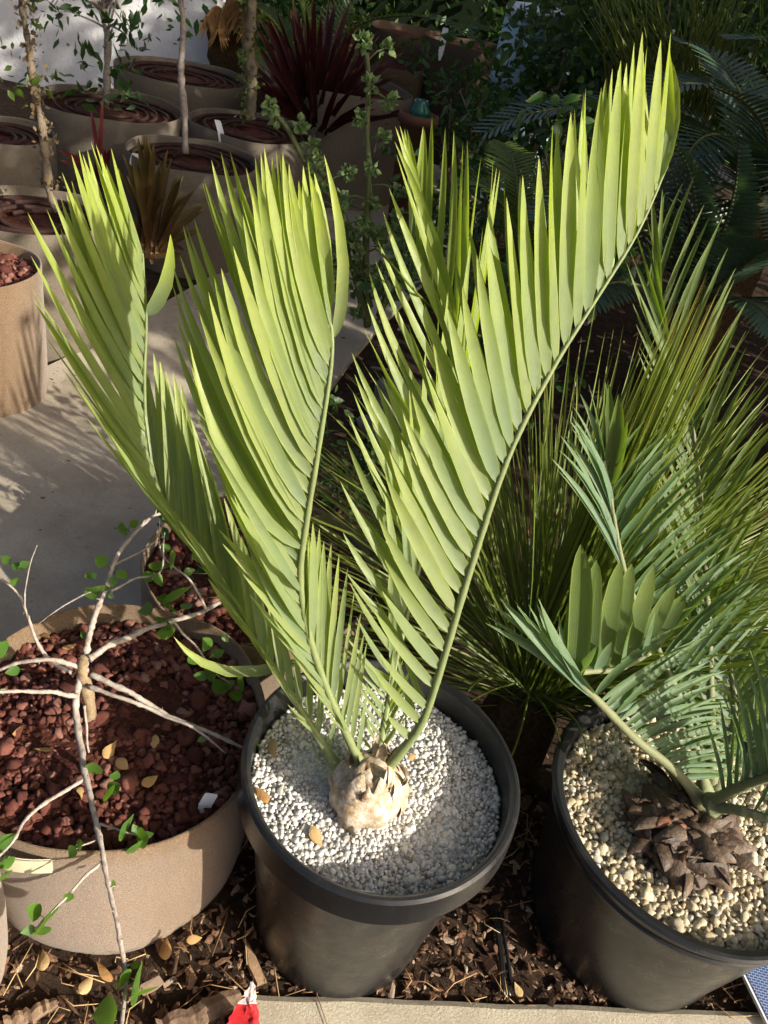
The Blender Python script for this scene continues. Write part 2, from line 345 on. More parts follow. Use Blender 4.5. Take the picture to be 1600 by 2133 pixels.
def stone_bed(bed, c, r, z, size, mat, shapes, singles, sname, hfun, tries=30000, layers=2):
    """the stones that show largest as parts, the rest as one mass"""
    mb = MB(); me_pool = []
    if singles:
        for s_ in shapes[:16]:
            me = bpy.data.meshes.new(sname); me.from_pydata(s_.tolist(), [], [tuple(q) for q in IF1])
            me.polygons.foreach_set('use_smooth', np.ones(len(me.polygons), bool)); me.materials.append(M[mat+'_one']); me_pool.append(me)
    pts = []
    for l in range(layers):
        pts += [(x, y, l) for x, y in scatter_disc(c, r, size*(1.0 if l == 0 else 1.25), tries//(1+l))]
    pts.sort(key=lambda p: (-p[2], (p[0]-CAM[0])**2+(p[1]-CAM[1])**2))
    k = 0
    for x, y, l in pts:
        s_ = size*.68*rng.lognormal(0, .32); zz = z+hfun(x, y)+l*size*.45+rng.uniform(-.2, .25)*size
        if k < singles and rng.uniform() < .8:
            o = bpy.data.objects.new(sname, me_pool[k % 16]); COL.objects.link(o); o.parent = bed
            o.location = (x, y, zz); o.rotation_euler = rng.uniform(0, 6.28, 3); o.scale = (s_,)*3; k += 1
        else:
            q = shapes[rng.integers(len(shapes))]@rot().T*s_
            mb.add(q+[x, y, zz], IF1)
    mb.build('stones', mat, bed, kind='stuff')

# ================================================================ the setting
mb = MB(); mb.add([(-60, -20, 0), (60, -20, 0), (60, 120, 0), (-60, 120, 0)], [(0, 1, 2, 3)])
ground = mb.build('ground', 'ground', kind='structure', smooth=False); ground['label'] = 'dark bark mulch ground around the pots'
# concrete path
mb = MB()
edgeL = [(-2.35, .2), (-1.75, 1.0), (-1.29, 2.14), (-1.07, 3.06), (-.85, 4.2), (-.55, 6.0), (-.5, 9.0)]
edgeR = [(-.62, .2), (-.55, 1.0), (-.42, 1.6), (-.25, 3.02), (-.02, 4.2), (.3, 6.0), (.5, 9.0)]
eL = catmull(np.array([(*p, 0) for p in edgeL]), 30); eR = catmull(np.array([(*p, 0) for p in edgeR]), 30)
vs = []
for a, b in zip(eL, eR):
    vs += [(a[0], a[1], -.05), (a[0], a[1], .028), (b[0], b[1], .028), (b[0], b[1], -.05)]
mb.add(vs, [(4*i+k, 4*i+k+1, 4*i+k+5, 4*i+k+4) for i in range(29) for k in range(3)])
o = mb.build('path', 'concrete', kind='structure', smooth=False); o['label'] = 'grey concrete path between the rows of pots'
# kerb along the bottom of the picture
k0 = np.array([-.016, .586]); kd = nrm(np.array([.911, .162, 0]))[:2]; kn = np.array([kd[1], -kd[0]])
mb = MB(); A = k0-kd*.03; B = k0+kd*2.6; vs = []
NS = 60
for i in range(NS+1):
    p = A+(B-A)*i/NS; w = .004*mnoise.noise(Vector((i*.35, 0, 0)))
    for off, z in ((0, -.05), (w, .012), (.010+w, .018), (.17, .018), (.18, .01), (.182, -.05)):
        q = p+kn*off; vs.append((q[0], q[1], z+.002*mnoise.noise(Vector((i*.6, off*20, 3)))))
mb.add(vs, [(6*i+k, 6*i+k+6, 6*i+k+7, 6*i+k+1) for i in range(NS) for k in range(5)])
o = mb.build('kerb', 'kerb', kind='structure', smooth=False); o['label'] = 'pale concrete kerb in front of the black pots'
# white rendered wall
wx = W(447, 60, 6.15)[0]
mb = MB(); mb.box(-9, wx, 6.15, 6.4, -.1, 3.0)
o = mb.build('wall', 'stucco', kind='structure', smooth=False); o['label'] = 'white rendered garden wall behind the fabric pots'

# mulch: bark chips and needles
def chip_shape():
    L, Wd, H = rng.uniform(.5, 1.3), rng.uniform(.2, .6), rng.uniform(.10, .28)
    v = IV0*[L, Wd, H]*.5*(1+.33*rng.normal(size=(12, 1)))
    return v
IV0, IF0 = icosphere(0)
BF = [(0, 1, 3, 2), (4, 6, 7, 5), (0, 4, 5, 1), (2, 3, 7, 6), (0, 2, 6, 4), (1, 5, 7, 3)]
CH = [chip_shape() for _ in range(24)]
cpool = []
for v in CH[:12]:
    me = bpy.data.meshes.new('bark_chip'); me.from_pydata(v.tolist(), [], IF0); me.materials.append(M['chip_one']); cpool.append(me)
def in_pot(x, y):
    return (math.hypot(x-.09, y-.76) < .15 or math.hypot(x-.628, y-.883) < .18 or math.hypot(x+.356, y-.818) < .24)
mb = MB(); k = 0
for i in range(12500):
    if i < 10500: x, y = rng.uniform(-.75, 1.25), rng.uniform(.42, 1.1)
    else: x, y = rng.uniform(-2.2, 1.8), rng.uniform(1.0, 4.5)
    if (np.array([x, y])-k0)@kn > -.004 and x > -.03: continue
    if in_pot(x, y): continue
    if -1.6+.25*y*.9 < x < -.4 and y > 1.0 and x < np.interp(y, eR[:, 1], eR[:, 0])+.01 and x > np.interp(y, eL[:, 1], eL[:, 0])-.01: continue
    s_ = rng.lognormal(math.log(.0115 if y < 1.1 else .03), .55); zz = rng.uniform(.001, .012)
    if k < 260 and y < .85 and s_ > .013:
        o = bpy.data.objects.new('bark_chip', cpool[k % 12]); COL.objects.link(o); o.parent = ground
        o.location = (x, y, zz+.006); o.rotation_euler = (rng.normal(0, .35), rng.normal(0, .35), rng.uniform(0, 6.3)); o.scale = (s_,)*3; k += 1
    else:
        a = rng.uniform(0, 6.3); ca, sa = math.cos(a), math.sin(a); b = rng.normal(0, .4); cb, sb = math.cos(b), math.sin(b)
        Rm = np.array([[ca, -sa, 0], [sa, ca, 0], [0, 0, 1]])@np.array([[1, 0, 0], [0, cb, -sb], [0, sb, cb]])
        mb.add(CH[rng.integers(24)]@Rm.T*s_+[x, y, zz], IF0)
mb.build('bark_chips', 'chip', ground, smooth=False, kind='stuff')
mb = MB()
for i in range(420):
    y = rng.uniform(.95, 3.2); f_ = abs(rng.normal())*.28
    x = (np.interp(y, eL[:, 1], eL[:, 0])+f_) if rng.uniform() < .5 else (np.interp(y, eR[:, 1], eR[:, 0])-f_)
    mb.add(CH[rng.integers(24)]*rng.lognormal(math.log(.006), .5)+[x, y, .030], IF0)
mb.build('path_litter', 'chip', bpy.data.objects['path'], smooth=False, kind='stuff')
mb = MB()
for i in range(420):
    x, y = rng.uniform(-.7, 1.2), rng.uniform(.42, 1.05)
    if (np.array([x, y])-k0)@kn > .01 and x > -.03 or in_pot(x, y): continue
    a = rng.uniform(0, 6.3); L = rng.uniform(.02, .10); d = np.array([math.cos(a), math.sin(a), rng.normal(0, .12)])
    p = np.array([x, y, rng.uniform(.012, .022)]); c = rng.normal(size=3)*.008
    mb.tube([p-d*L/2, p+c*[1, 1, .3], p+d*L/2], [.0007, .0011, .0006], 4)
mb.build('dead_needles', 'straw', ground, kind='stuff')

# ================================================================ pots
def black_pot(c, label, ztop, rt_, rb, band, lipw, zg, style):
    t = thing('black_pot', label, 'plant pot', (*c, 0), 'black plastic nursery pots')
    mb = MB()
    zb = ztop-band
    rw = rt_-.022
    if style == 0:
        prof = [(0, .004), (rb-.012, .004), (rb-.004, .001), (rb, .006), (rb+.002, .02)]
        prof += [(rb+(rw-rb)*q, .02+(zb-.02)*q) for q in (.2, .4, .6, .8, .97)] + [(rw, zb), (rt_-.004, zb-.001)]
        rim = [(rt_-.004, zb-.0015), (rt_+.001, zb+.004), (rt_, zb+band*.5), (rt_-.002, ztop-.006), (rt_-.006, ztop-.001), (rt_-.010, ztop), (rt_-lipw, ztop-.003), (rt_-lipw-.003, ztop-.008), (rt_-lipw-.006, zg-.02)]
    else:
        prof = [(0, .004), (rb-.012, .004), (rb-.004, .001), (rb, .006), (rb+.003, .02)]
        prof += [(rb+(rw+.008-rb)*q, .02+(zb-.02)*q) for q in (.2, .4, .6, .8, .97)] + [(rw+.009, zb)]
        rim = [(rw+.006, zb-.006), (rw+.012, zb-.004), (rw+.013, zb+.002), (rw+.010, zb+.006), (rt_-.006, ztop-.014), (rt_, ztop-.010), (rt_+.001, ztop-.005), (rt_-.002, ztop-.001), (rt_-.007, ztop), (rt_-lipw, ztop-.005), (rt_-lipw-.004, ztop-.012), (rt_-lipw-.008, zg-.02)]
    MB.lathe(mb, prof, (*c, 0), 96, .006, 3); mb.build('wall', 'plastic', t, sharp=28)
    mb = MB(); mb.lathe(rim, (*c, 0), 96, .010, 3); mb.build('rim', 'plastic', t, sharp=28)
    return t
CC = (.084, .755); black_pot(CC, 'black plastic pot with white gravel holding the tall bright green cycad', .448, .213, .150, .055, .014, .39, 0)
RC = (.628, .883); black_pot(RC, 'black plastic pot with cream gravel holding the blue-green cycad', .345, .246, .185, .04, .018, .31, 1)

def fabric_pot(name, c, r, h, label, mat='felt', soil='soil_red', coil=False, sag=.03, seed=1, rb=None, zsoil=.05, group='fabric grow pots'):
    t = thing(name, label, 'fabric pot', (*c, 0), group)
    rb = rb or r*.97; mb = MB(); segs = 80; prof = 9; vs = []
    for k in range(segs):
        q = 2*math.pi*k/segs; ca, sa = math.cos(q), math.sin(q)
        hz = h*(1+sag*mnoise.noise(Vector((ca*1.1+seed, sa*1.1, seed))))
        for i in range(prof):
            s_ = i/(prof-1); z = hz*s_
            rr = (rb+(r-rb)*s_)*(1+.012*math.sin(s_*math.pi))*(1+.03*mnoise.noise(Vector((ca*1.6, sa*1.6+seed*3, s_*1.5))))
            if i == 0: rr *= .985
            vs.append((c[0]+rr*ca, c[1]+rr*sa, z))
        rr0 = r*(1+.03*mnoise.noise(Vector((ca*1.6, sa*1.6+seed*3, 1.5))))
        for dr, dz in ((-.002, .0025), (-.005, .0015), (-.007, -.006), (-.009, -zsoil-.03)):
            vs.append((c[0]+(rr0+dr)*ca, c[1]+(rr0+dr)*sa, hz+dz))
    P = prof+4
    mb.add(vs, [(k*P+i, ((k+1) % segs)*P+i, ((k+1) % segs)*P+i+1, k*P+i+1) for k in range(segs) for i in range(P-1)])
    mb.build('wall', mat, t)
    if soil:
        mb = MB(); vs = [(c[0], c[1], h-zsoil+.015)]; rings = 10
        for j in range(1, rings+1):
            for k in range(48):
                q = 2*math.pi*k/48; x, y = c[0]+(r-.006)*j/rings*math.cos(q), c[1]+(r-.006)*j/rings*math.sin(q)
                vs.append((x, y, h-zsoil+.016*mnoise.noise(Vector((x*14, y*14, 5)))+.015*(1-j/rings)))
        f = [(0, 1+k, 1+(k+1) % 48) for k in range(48)]
        f += [(1+(j-1)*48+k, 1+j*48+k, 1+j*48+(k+1) % 48, 1+(j-1)*48+(k+1) % 48) for j in range(1, rings) for k in range(48)]
        mb.add(vs, f); mb.build('soil', soil, t)
    if coil:
        mb = MB(); P_ = []
        for k in range(int(44*4.5)):
            q = k/44*2*math.pi; rr = r*(.95-.14*k/44)
            P_.append((c[0]+rr*math.cos(q)*(1+.02*math.sin(q*2.3)), c[1]+rr*math.sin(q), h-zsoil+.022+.005*math.sin(q*1.7+seed)))
        mb.tube(P_, .0085, 7); mb.build('hose_coil', 'coil', t)
    return t
LC = (-.356, .818)
tL = fabric_pot('fabric_pot', LC, .250, .338, 'tan fabric pot filled with red lava rock and a bare-branched shrub', 'felt', 'soil_red', sag=.035, seed=2, rb=.236, zsoil=.045)
# strap handle on the tan pot
mb = MB(); _hp = Wz(18, 1805, .30); ah = math.atan2(_hp[1]-LC[1], _hp[0]-LC[0]); pts = []
for i in range(13):
    s_ = i/12; a = ah+(-.22+.44*s_); rr = .252+.03*math.sin(s_*math.pi)
    pts.append((LC[0]+rr*math.cos(a), LC[1]+rr*math.sin(a), .305+.035*math.sin(s_*math.pi)))
vs = []; 
for p in pts: vs += [(p[0], p[1], p[2]-.016), (p[0], p[1], p[2]+.016)]
mb.add(vs, [(2*i, 2*i+2, 2*i+3, 2*i+1) for i in range(12)])
vs2 = [(LC[0]+(math.hypot(v[0]-LC[0], v[1]-LC[1])-.003)*math.cos(math.atan2(v[1]-LC[1], v[0]-LC[0])), LC[1]+(math.hypot(v[0]-LC[0], v[1]-LC[1])-.003)*math.sin(math.atan2(v[1]-LC[1], v[0]-LC[0])), v[2]) for v in vs]
mb.add(vs2, [(2*i, 2*i+1, 2*i+3, 2*i+2) for i in range(12)])
mb.build('strap_handle', 'webbing', tL)

def bumpy(x, y): return .012*mnoise.noise(Vector((x*9, y*9, 2)))
mb = MB(); mb.lathe([(0, .293), (.12, .292), (.236, .288)], (*LC, 0), 48); lb = mb.build('lava_rock', 'soil_red')
tag(lb, 'red lava rock filling the tan fabric pot', 'lava rock', kind='stuff')
stone_bed(lb, LC, .236, .297, .0108, 'lava', SHA, 290, 'stone', bumpy, 16000)
mb = MB(); mb.lathe([(0, .392), (.12, .391), (.195, .388)], (*CC, 0), 48); gb = mb.build('white_gravel', 'pumice')
tag(gb, 'fine white pumice gravel around the pale bulb in the black pot', 'gravel', kind='stuff')
stone_bed(gb, CC, .191, .391, .0050, 'pumice', SH, 0, 'stone', lambda x, y: .004*mnoise.noise(Vector((x*14, y*14, 2))), 80000)
mb = MB(); mb.lathe([(0, .305), (.12, .304), (.218, .300)], (*RC, 0), 48); gb2 = mb.build('cream_gravel', 'cream')
tag(gb2, 'coarse cream gravel around the brown caudex in the black pot', 'gravel', kind='stuff')
stone_bed(gb2, RC, .219, .306, .0076, 'cream', SHC, 290, 'stone', lambda x, y: .006*mnoise.noise(Vector((x*12, y*12, 2))), 26000)

# ================================================================ the tall bright cycad
def frond(plant, P, rows, r0, r1, wid, mat, rmat, jit=8, cup=.42, extras=(), nseg=48, joined=False, name='leaflet', bowf=.10):
    """P: photograph x, y and depth Y along the stalk; rows: dict(ctrl=[(at y of stalk, tip x, tip y, dY)], n, by0, by1)"""
    Q = catmull(np.array(P, float), nseg)
    X = np.array([W(*q) for q in Q])
    mb = MB(); mb.tube(X, np.linspace(r0, r1, nseg)*(1+.05*rng.normal(size=nseg))*(1+1.1*np.exp(-np.arange(nseg)/1.6)), 8); fr = mb.build('frond', rmat, plant)
    T = np.gradient(X, axis=0)
    jm = MB()
    for row in rows:
        ctl = np.array(row['ctrl'], float); S = ctl[:, 0]          # station along stalk 0..1
        for s_ in np.linspace(row['s'][0], row['s'][1], row['n']):
            s_ = min(max(s_+rng.normal()*.002, 0), 1)
            i = s_*(nseg-1); i0 = min(int(i), nseg-2); fr_ = i-i0
            b = X[i0]*(1-fr_)+X[i0+1]*fr_; Yb = Q[i0, 2]; tan = nrm(T[i0])
            j = jit*rng.normal(size=2)
            tx, ty, dY = (np.interp(s_, S, ctl[:, k]) for k in (1, 2, 3))
            tip = W(tx+j[0]*.6, ty+j[1]*1.6, Yb+dY+rng.normal()*.008)
            if rng.uniform() < row.get('drop', 0): continue
            d = tip-b; L = np.linalg.norm(d); dn = d/L
            nn = nrm(np.cross(tan, dn))
            if nn@(CAM-b) < 0: nn = -nn
            nn = nrm(nn+row.get('face', .35)*nrm(CAM-b)+SUNV*row.get('sun', .55)+rng.normal(size=3)*row.get('nj', .30))
            side = nrm(np.cross(nn, dn)); 
            if side@tan < 0: side = -side
            bow = -side*0+ (tan*-.0)+ side*(-row.get('bow', bowf))*L*rng.uniform(.6, 1.3) + nn*L*row.get('arch', .03)*rng.normal(1, .5)
            tw_ = rng.normal()*row.get('tw', .45)
            if rng.uniform() < .03: tw_ *= 2.5; bow = bow*2.2+nn*L*.12
            w_ = wid*row.get('w', 1)*np.interp(s_, [row['s'][0], row['s'][0]+.25, .75, row['s'][1]], [row.get('w0', .6), 1, 1, row.get('w1', .75)])*rng.uniform(.88, 1.1)
            m = jm if joined else MB()
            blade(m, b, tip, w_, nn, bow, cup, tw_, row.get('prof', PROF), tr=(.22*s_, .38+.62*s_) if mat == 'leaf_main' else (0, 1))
            if not joined: m.build(name, row.get('mat', mat), fr)
    if joined: jm.build('leaflets', mat, fr, kind='stuff')
    for e in extras:
        b, mid, tip, w_ = e; m = MB(); bb, mm, tt = W(*b), W(*mid), W(*tip)
        nn = nrm(np.cross(tt-bb, rt)+.6*nrm(CAM-bb)); blade(m, bb, tt, w_, nn, 2*(mm-(bb+tt)/2)*1.0, cup); m.build(name, mat, fr)
    return fr

cy = thing('cycad', 'tall cycad with upright yellow-green fronds in the white-gravel black pot', 'cycad', (CC[0], CC[1], .39))
# caudex
mb = MB(); cc0 = np.array([.068, .725, .392]); vs = []; rings = 14; segs = 40
pr = [(.046, -.004), (.054, .008), (.058, .022), (.058, .036), (.053, .050), (.044, .062), (.032, .072), (.018, .079), (.001, .082)]
for k in range(segs):
    q = 2*math.pi*k/segs; ca, sa = math.cos(q), math.sin(q)
    for r_, z in pr:
        w_ = 1+.14*mnoise.noise(Vector((ca*2.2, sa*2.2, z*16)))+.03*math.sin(q*9+z*20)+.05*mnoise.noise(Vector((ca*7, sa*7, z*30)))
        vs.append(cc0+[r_*w_*ca, r_*w_*sa, z])
K = len(pr); mb.add(vs, [(k*K+i, ((k+1) % segs)*K+i, ((k+1) % segs)*K+i+1, k*K+i+1) for k in range(segs) for i in range(K-1)])
cau = mb.build('caudex', 'scale_pale', cy)
SCP = np.array([(0, .95), (.25, 1), (.5, .85), (.75, .55), (.92, .25), (1, .04)])
def scales(par, base, n, rad, zlo, zhi, L, w_, mat, lean, keep=1.0, sj=.25):
    for k in range(n):
        a = k*2.399+rng.normal()*.5; u = min(.98, max(0, k/n+rng.normal()*.06))
        if rng.uniform() > keep: continue
        rr = rad*(1-.62*u**1.3); z = zlo+(zhi-zlo)*u
        b = base+[rr*math.cos(a), rr*math.sin(a), z]
        d = nrm([math.cos(a)*lean*(1-u*.5), math.sin(a)*lean*(1-u*.5), 1]); m = MB()
        l = L*rng.lognormal(0, sj)
        nn = nrm([math.cos(a), math.sin(a), .2]); tip = b+d*l-nn*l*.12
        for off, fl in ((0, 1), (-.004, -1)):
            blade(m, b+nn*off, tip+nn*off*.5, w_*rng.lognormal(0, sj), nrm(nn+rng.normal(size=3)*.25), nn*l*.3+nn*off, -.4, rng.normal()*.2, SCP)
        m.build('scale', mat, par)
scales(cau, cc0, 26, .050, .040, .086, .026, .020, 'scale_pale', -.1, .95, .3)
scales(cau, cc0, 8, .0570, -.006, .026, .034, .028, 'scale_pale', .0, .85, .3)
scales(cau, cc0, 8, .050, .055, .085, .024, .012, 'scale_pale', .25, .95, .35)

# front-left frond
frond(cy, [(712, 1612, .735), (640, 1500, .76), (560, 1375, .79), (470, 1240, .83), (400, 1140, .86), (345, 1045, .89), (310, 930, .92), (301, 800, .95), (305, 660, .98), (297, 528, 1.0)], [
    dict(s=(.08, .99), n=34, ctrl=[(.08, 610, 1500, -.03), (.22, 510, 1290, -.03), (.36, 325, 1050, -.04), (.48, 195, 870, -.05), (.57, 95, 700, -.05), (.64, 62, 570, -.05), (.70, 62, 446, -.04), (.76, 104, 428, -.03), (.81, 140, 350, -.03), (.86, 166, 292, -.02), (.92, 194, 288, -.02), (1, 240, 352, -.01)], face=.5, bow=.06, w0=.35),
    dict(s=(.05, .97), n=33, ctrl=[(.05, 700, 1470, .02), (.17, 575, 1280, .05), (.23, 520, 1180, .06), (.32, 420, 920, .07), (.40, 380, 835, .08), (.46, 370, 795, .08), (.52, 345, 755, .08), (.58, 316, 738, .08), (.64, 190, 540, .08), (.72, 115, 455, .08), (.82, 160, 345, .07), (.9, 200, 310, .05), (1, 262, 365, .04)], face=.6, bow=.06, w0=.45, sun=.4, w=1.2),
  ], .0058, .0016, .0146, 'leaf_main', 'rachis', extras=[((306, 655, .98), (346, 590, .98), (355, 488, .99), .019), ((612, 1375, .80), (470, 1398, .77), (362, 1326, .77), .016)])
# front-middle frond
frond(cy, [(770, 1622, .725), (722, 1530, .73), (668, 1400, .74), (636, 1290, .75), (626, 1190, .76), (640, 1080, .77), (666, 920, .785), (690, 760, .80), (690, 680, .81), (676, 610, .82), (657, 550, .83)], [
    dict(s=(.27, .985), n=28, ctrl=[(.27, 520, 1110, -.02), (.31, 465, 1000, -.03), (.36, 420, 890, -.03), (.40, 400, 800, -.03), (.445, 389, 732, -.03), (.48, 412, 640, -.03), (.53, 440, 570, -.02), (.60, 476, 555, -.02), (.65, 520, 430, -.01), (.70, 540, 318, 0), (.765, 568, 308, 0), (.82, 597, 345, 0), (.87, 636, 352, 0), (.93, 652, 395, 0), (1, 656, 420, 0)], face=.5, bow=.08, w0=.55),
    dict(s=(.05, .42), n=18, ctrl=[(.05, 765, 1420, .02), (.10, 762, 1290, .04), (.15, 738, 1190, .05), (.20, 692, 1132, .05), (.25, 656, 1112, .05), (.30, 640, 1106, .05), (.42, 572, 960, .06)], face=.4, bow=-.02, w0=.5, w1=.9, w=.9),
    dict(s=(.08, .34), n=13, ctrl=[(.08, 690, 1490, -.02), (.16, 600, 1350, -.02), (.24, 520, 1230, -.02), (.34, 455, 1100, -.02)], face=.3, bow=.05, w0=.3, w1=.8, w=.7),
    dict(s=(.42, .95), n=23, ctrl=[(.42, 362, 690, .06), (.48, 358, 580, .06), (.54, 385, 490, .07), (.60, 406, 430, .07), (.66, 440, 325, .07), (.73, 488, 338, .06), (.80, 555, 330, .05), (.88, 625, 365, .05), (.95, 662, 380, .04)], face=.35, bow=.07, w0=.9, sun=-.35),
  ], .0062, .0016, .0170, 'leaf_main', 'rachis', extras=[((696, 702, .81), (715, 545, .81), (675, 322, .82), .013)])
# right frond
frond(cy, [(792, 1618, .74), (840, 1560, .75), (882, 1500, .76), (925, 1370, .78), (985, 1170, .82), (1060, 950, .86), (1150, 770, .91), (1250, 610, .96), (1330, 480, 1.0), (1390, 345, 1.05)], [
    dict(s=(.07, .985), n=33, ctrl=[(.07, 815, 1490, -.01), (.10, 786, 1400, -.02), (.15, 778, 1300, -.02), (.20, 796, 1200, -.02), (.25, 790, 1075, -.01), (.305, 815, 920, -.01), (.37, 850, 855, 0), (.42, 880, 745, 0), (.48, 938, 620, 0), (.54, 1002, 537, 0), (.575, 1045, 430, 0), (.605, 1080, 385, 0), (.64, 1120, 335, 0), (.675, 1165, 272, 0), (.71, 1195, 205, 0), (.74, 1240, 178, 0), (.775, 1282, 140, 0), (.82, 1300, 114, 0), (.86, 1338, 68, 0), (.905, 1352, 96, 0), (.945, 1394, 56, 0), (1, 1396, 110, 0)], face=.6, bow=.05, w0=.6, w1=.8, w=1.1),
    dict(s=(.06, .94), n=30, ctrl=[(.06, 850, 1440, .05), (.16, 790, 1230, .06), (.24, 745, 1040, .08), (.32, 775, 830, .08), (.42, 840, 690, .08), (.50, 925, 560, .08), (.58, 1020, 430, .08), (.66, 1115, 320, .07), (.74, 1210, 205, .07), (.82, 1285, 135, .06), (.9, 1330, 95, .05), (1, 1375, 120, .04)], face=.25, bow=.04, w0=.6, sun=-.35),
  ], .0064, .0016, .0188, 'leaf_main', 'rachis', extras=[((1362, 388, 1.03), (1405, 245, 1.04), (1391, 112, 1.05), .014)])
# back frond
frond(cy, [(784, 1600, .77), (815, 1430, .86), (860, 1230, .96), (915, 1030, 1.06), (955, 860, 1.14), (962, 720, 1.20), (900, 601, 1.24), (850, 480, 1.28)], [
    dict(s=(.02, .16), n=9, ctrl=[(.02, 735, 1490, .0), (.08, 725, 1400, .02), (.16, 715, 1330, .02)], face=.4, bow=.05, w=.55, w0=.6, w1=1),
    dict(s=(.02, .16), n=9, ctrl=[(.02, 840, 1500, .02), (.08, 850, 1420, .03), (.16, 840, 1340, .03)], face=.4, bow=.05, w=.55, w0=.6, w1=1),
    dict(s=(.10, .98), n=26, ctrl=[(.10, 760, 1420, 0), (.25, 712, 1150, .02), (.38, 728, 850, .02), (.5, 742, 700, .02), (.6, 775, 575, .02), (.7, 800, 440, .02), (.8, 826, 285, .02), (.9, 832, 272, .01), (1, 838, 285, .01)], face=.5, bow=.08),
    dict(s=(.10, .98), n=26, ctrl=[(.10, 830, 1400, .04), (.25, 800, 1080, .06), (.38, 860, 800, .06), (.5, 950, 560, .06), (.6, 1040, 390, .06), (.68, 1030, 325, .06), (.76, 985, 305, .06), (.84, 945, 290, .05), (.92, 895, 240, .04), (1, 862, 262, .04)], face=.4, bow=.04, sun=-.3),
  ], .0058, .0016, .0160, 'leaf_main', 'rachis')

# ================================================================ the blue-green cycad
cb = thing('cycad', 'blue-green cycad with curled fronds in the cream-gravel black pot', 'cycad', (RC[0], RC[1], .31))
mb = MB(); rc0 = np.array([*Wz(1418, 1740, .31)]); vs = []
pr = [(.088, -.012), (.094, .004), (.090, .018), (.078, .032), (.055, .042), (.03, .046), (.001, .048)]
for k in range(44):
    q = 2*math.pi*k/44; ca, sa = math.cos(q), math.sin(q)
    for r_, z in pr:
        w_ = 1+.3*mnoise.noise(Vector((ca*2.2, sa*2.2, z*25)))+.16*mnoise.noise(Vector((ca*8, sa*8, z*90)))
        vs.append(rc0+[r_*w_*ca, r_*w_*sa, z])
K = len(pr); mb.add(vs, [(k*K+i, ((k+1) % 44)*K+i, ((k+1) % 44)*K+i+1, k*K+i+1) for k in range(44) for i in range(K-1)])
cau2 = mb.build('caudex', 'scale_brown', cb)
for k in range(110):
    a = k*2.399+rng.normal()*.4; u = math.sqrt((k+.5)/110); rr = .098*u
    b = rc0+[rr*math.cos(a), rr*math.sin(a), np.interp(rr, [0, .055, .09, .1], [.047, .041, .016, -.008])]
    out = np.array([math.cos(a), math.sin(a), 0]); nn = nrm([.75*u*math.cos(a), .75*u*math.sin(a), 1-.4*u]+rng.normal(size=3)*.25)
    d = nrm(out*rng.normal(.6, .5)+np.cross(out, [0, 0, 1])*rng.normal()*.8+nn*rng.uniform(-.1, .35)); l = .032*rng.lognormal(0, .45); m = MB()
    for off in (.003, 0): blade(m, b-d*l*.35+nn*off, b+d*l*.65+nn*(off*.4), l*rng.uniform(.22, .6), nn, nn*l*rng.uniform(.0, .35)+nn*off, -.6*rng.uniform(.3, 1.2), rng.normal()*.5, SCP)
    m.build('scale', 'scale_brown', cau2)
BW = .0105
frond(cb, [(1462, 1668, .885), (1400, 1600, .87), (1330, 1545, .86), (1270, 1485, .85), (1215, 1428, .84), (1190, 1405, .85), (1230, 1398, .87), (1290, 1393, .89), (1355, 1360, .91)], [
    dict(s=(.12, .56), n=18, ctrl=[(.12, 1540, 1610, .05), (.22, 1525, 1545, .06), (.32, 1500, 1470, .08), (.40, 1500, 1390, .10), (.48, 1462, 1340, .11), (.56, 1430, 1300, .1)], face=.5, bow=-.10, w0=.8, w1=1.1, mat='leaf_blue_backlit', sun=.1),
    dict(s=(.10, .5), n=15, ctrl=[(.10, 1560, 1640, .1), (.22, 1550, 1580, .12), (.34, 1530, 1500, .14), (.42, 1520, 1430, .16), (.5, 1500, 1370, .16)], face=.3, bow=-.08, w0=.8, sun=.2),
    dict(s=(.52, .66), n=15, ctrl=[(.52, 1000, 1290, -.02), (.56, 1040, 1240, 0), (.60, 1100, 1275, .02), (.63, 1128, 1262, .03), (.66, 1185, 1275, .04)], face=.3, bow=-.12, w0=1.2, jit=4, w=1.25, arch=.06),
    dict(s=(.66, .99), n=8, ctrl=[(.66, 1215, 1150, .02), (.74, 1240, 1150, .02), (.80, 1290, 1155, .02), (.86, 1322, 1160, .03), (.92, 1400, 1180, .03), (1, 1444, 1255, .03)], face=1.3, sun=0, prof=BLUNT, bow=.03, w=2.9, w0=1, w1=.9, mat='leaf_green', tw=.1),
    dict(s=(.70, .97), n=4, ctrl=[(.70, 1240, 1350, -.02), (.85, 1300, 1300, -.02), (1, 1370, 1290, -.01)], face=.5, bow=.1, w=1.6, w0=1, tw=.6),
  ], .0085, .004, BW, 'leaf_blue', 'rachis_blue', jit=9)
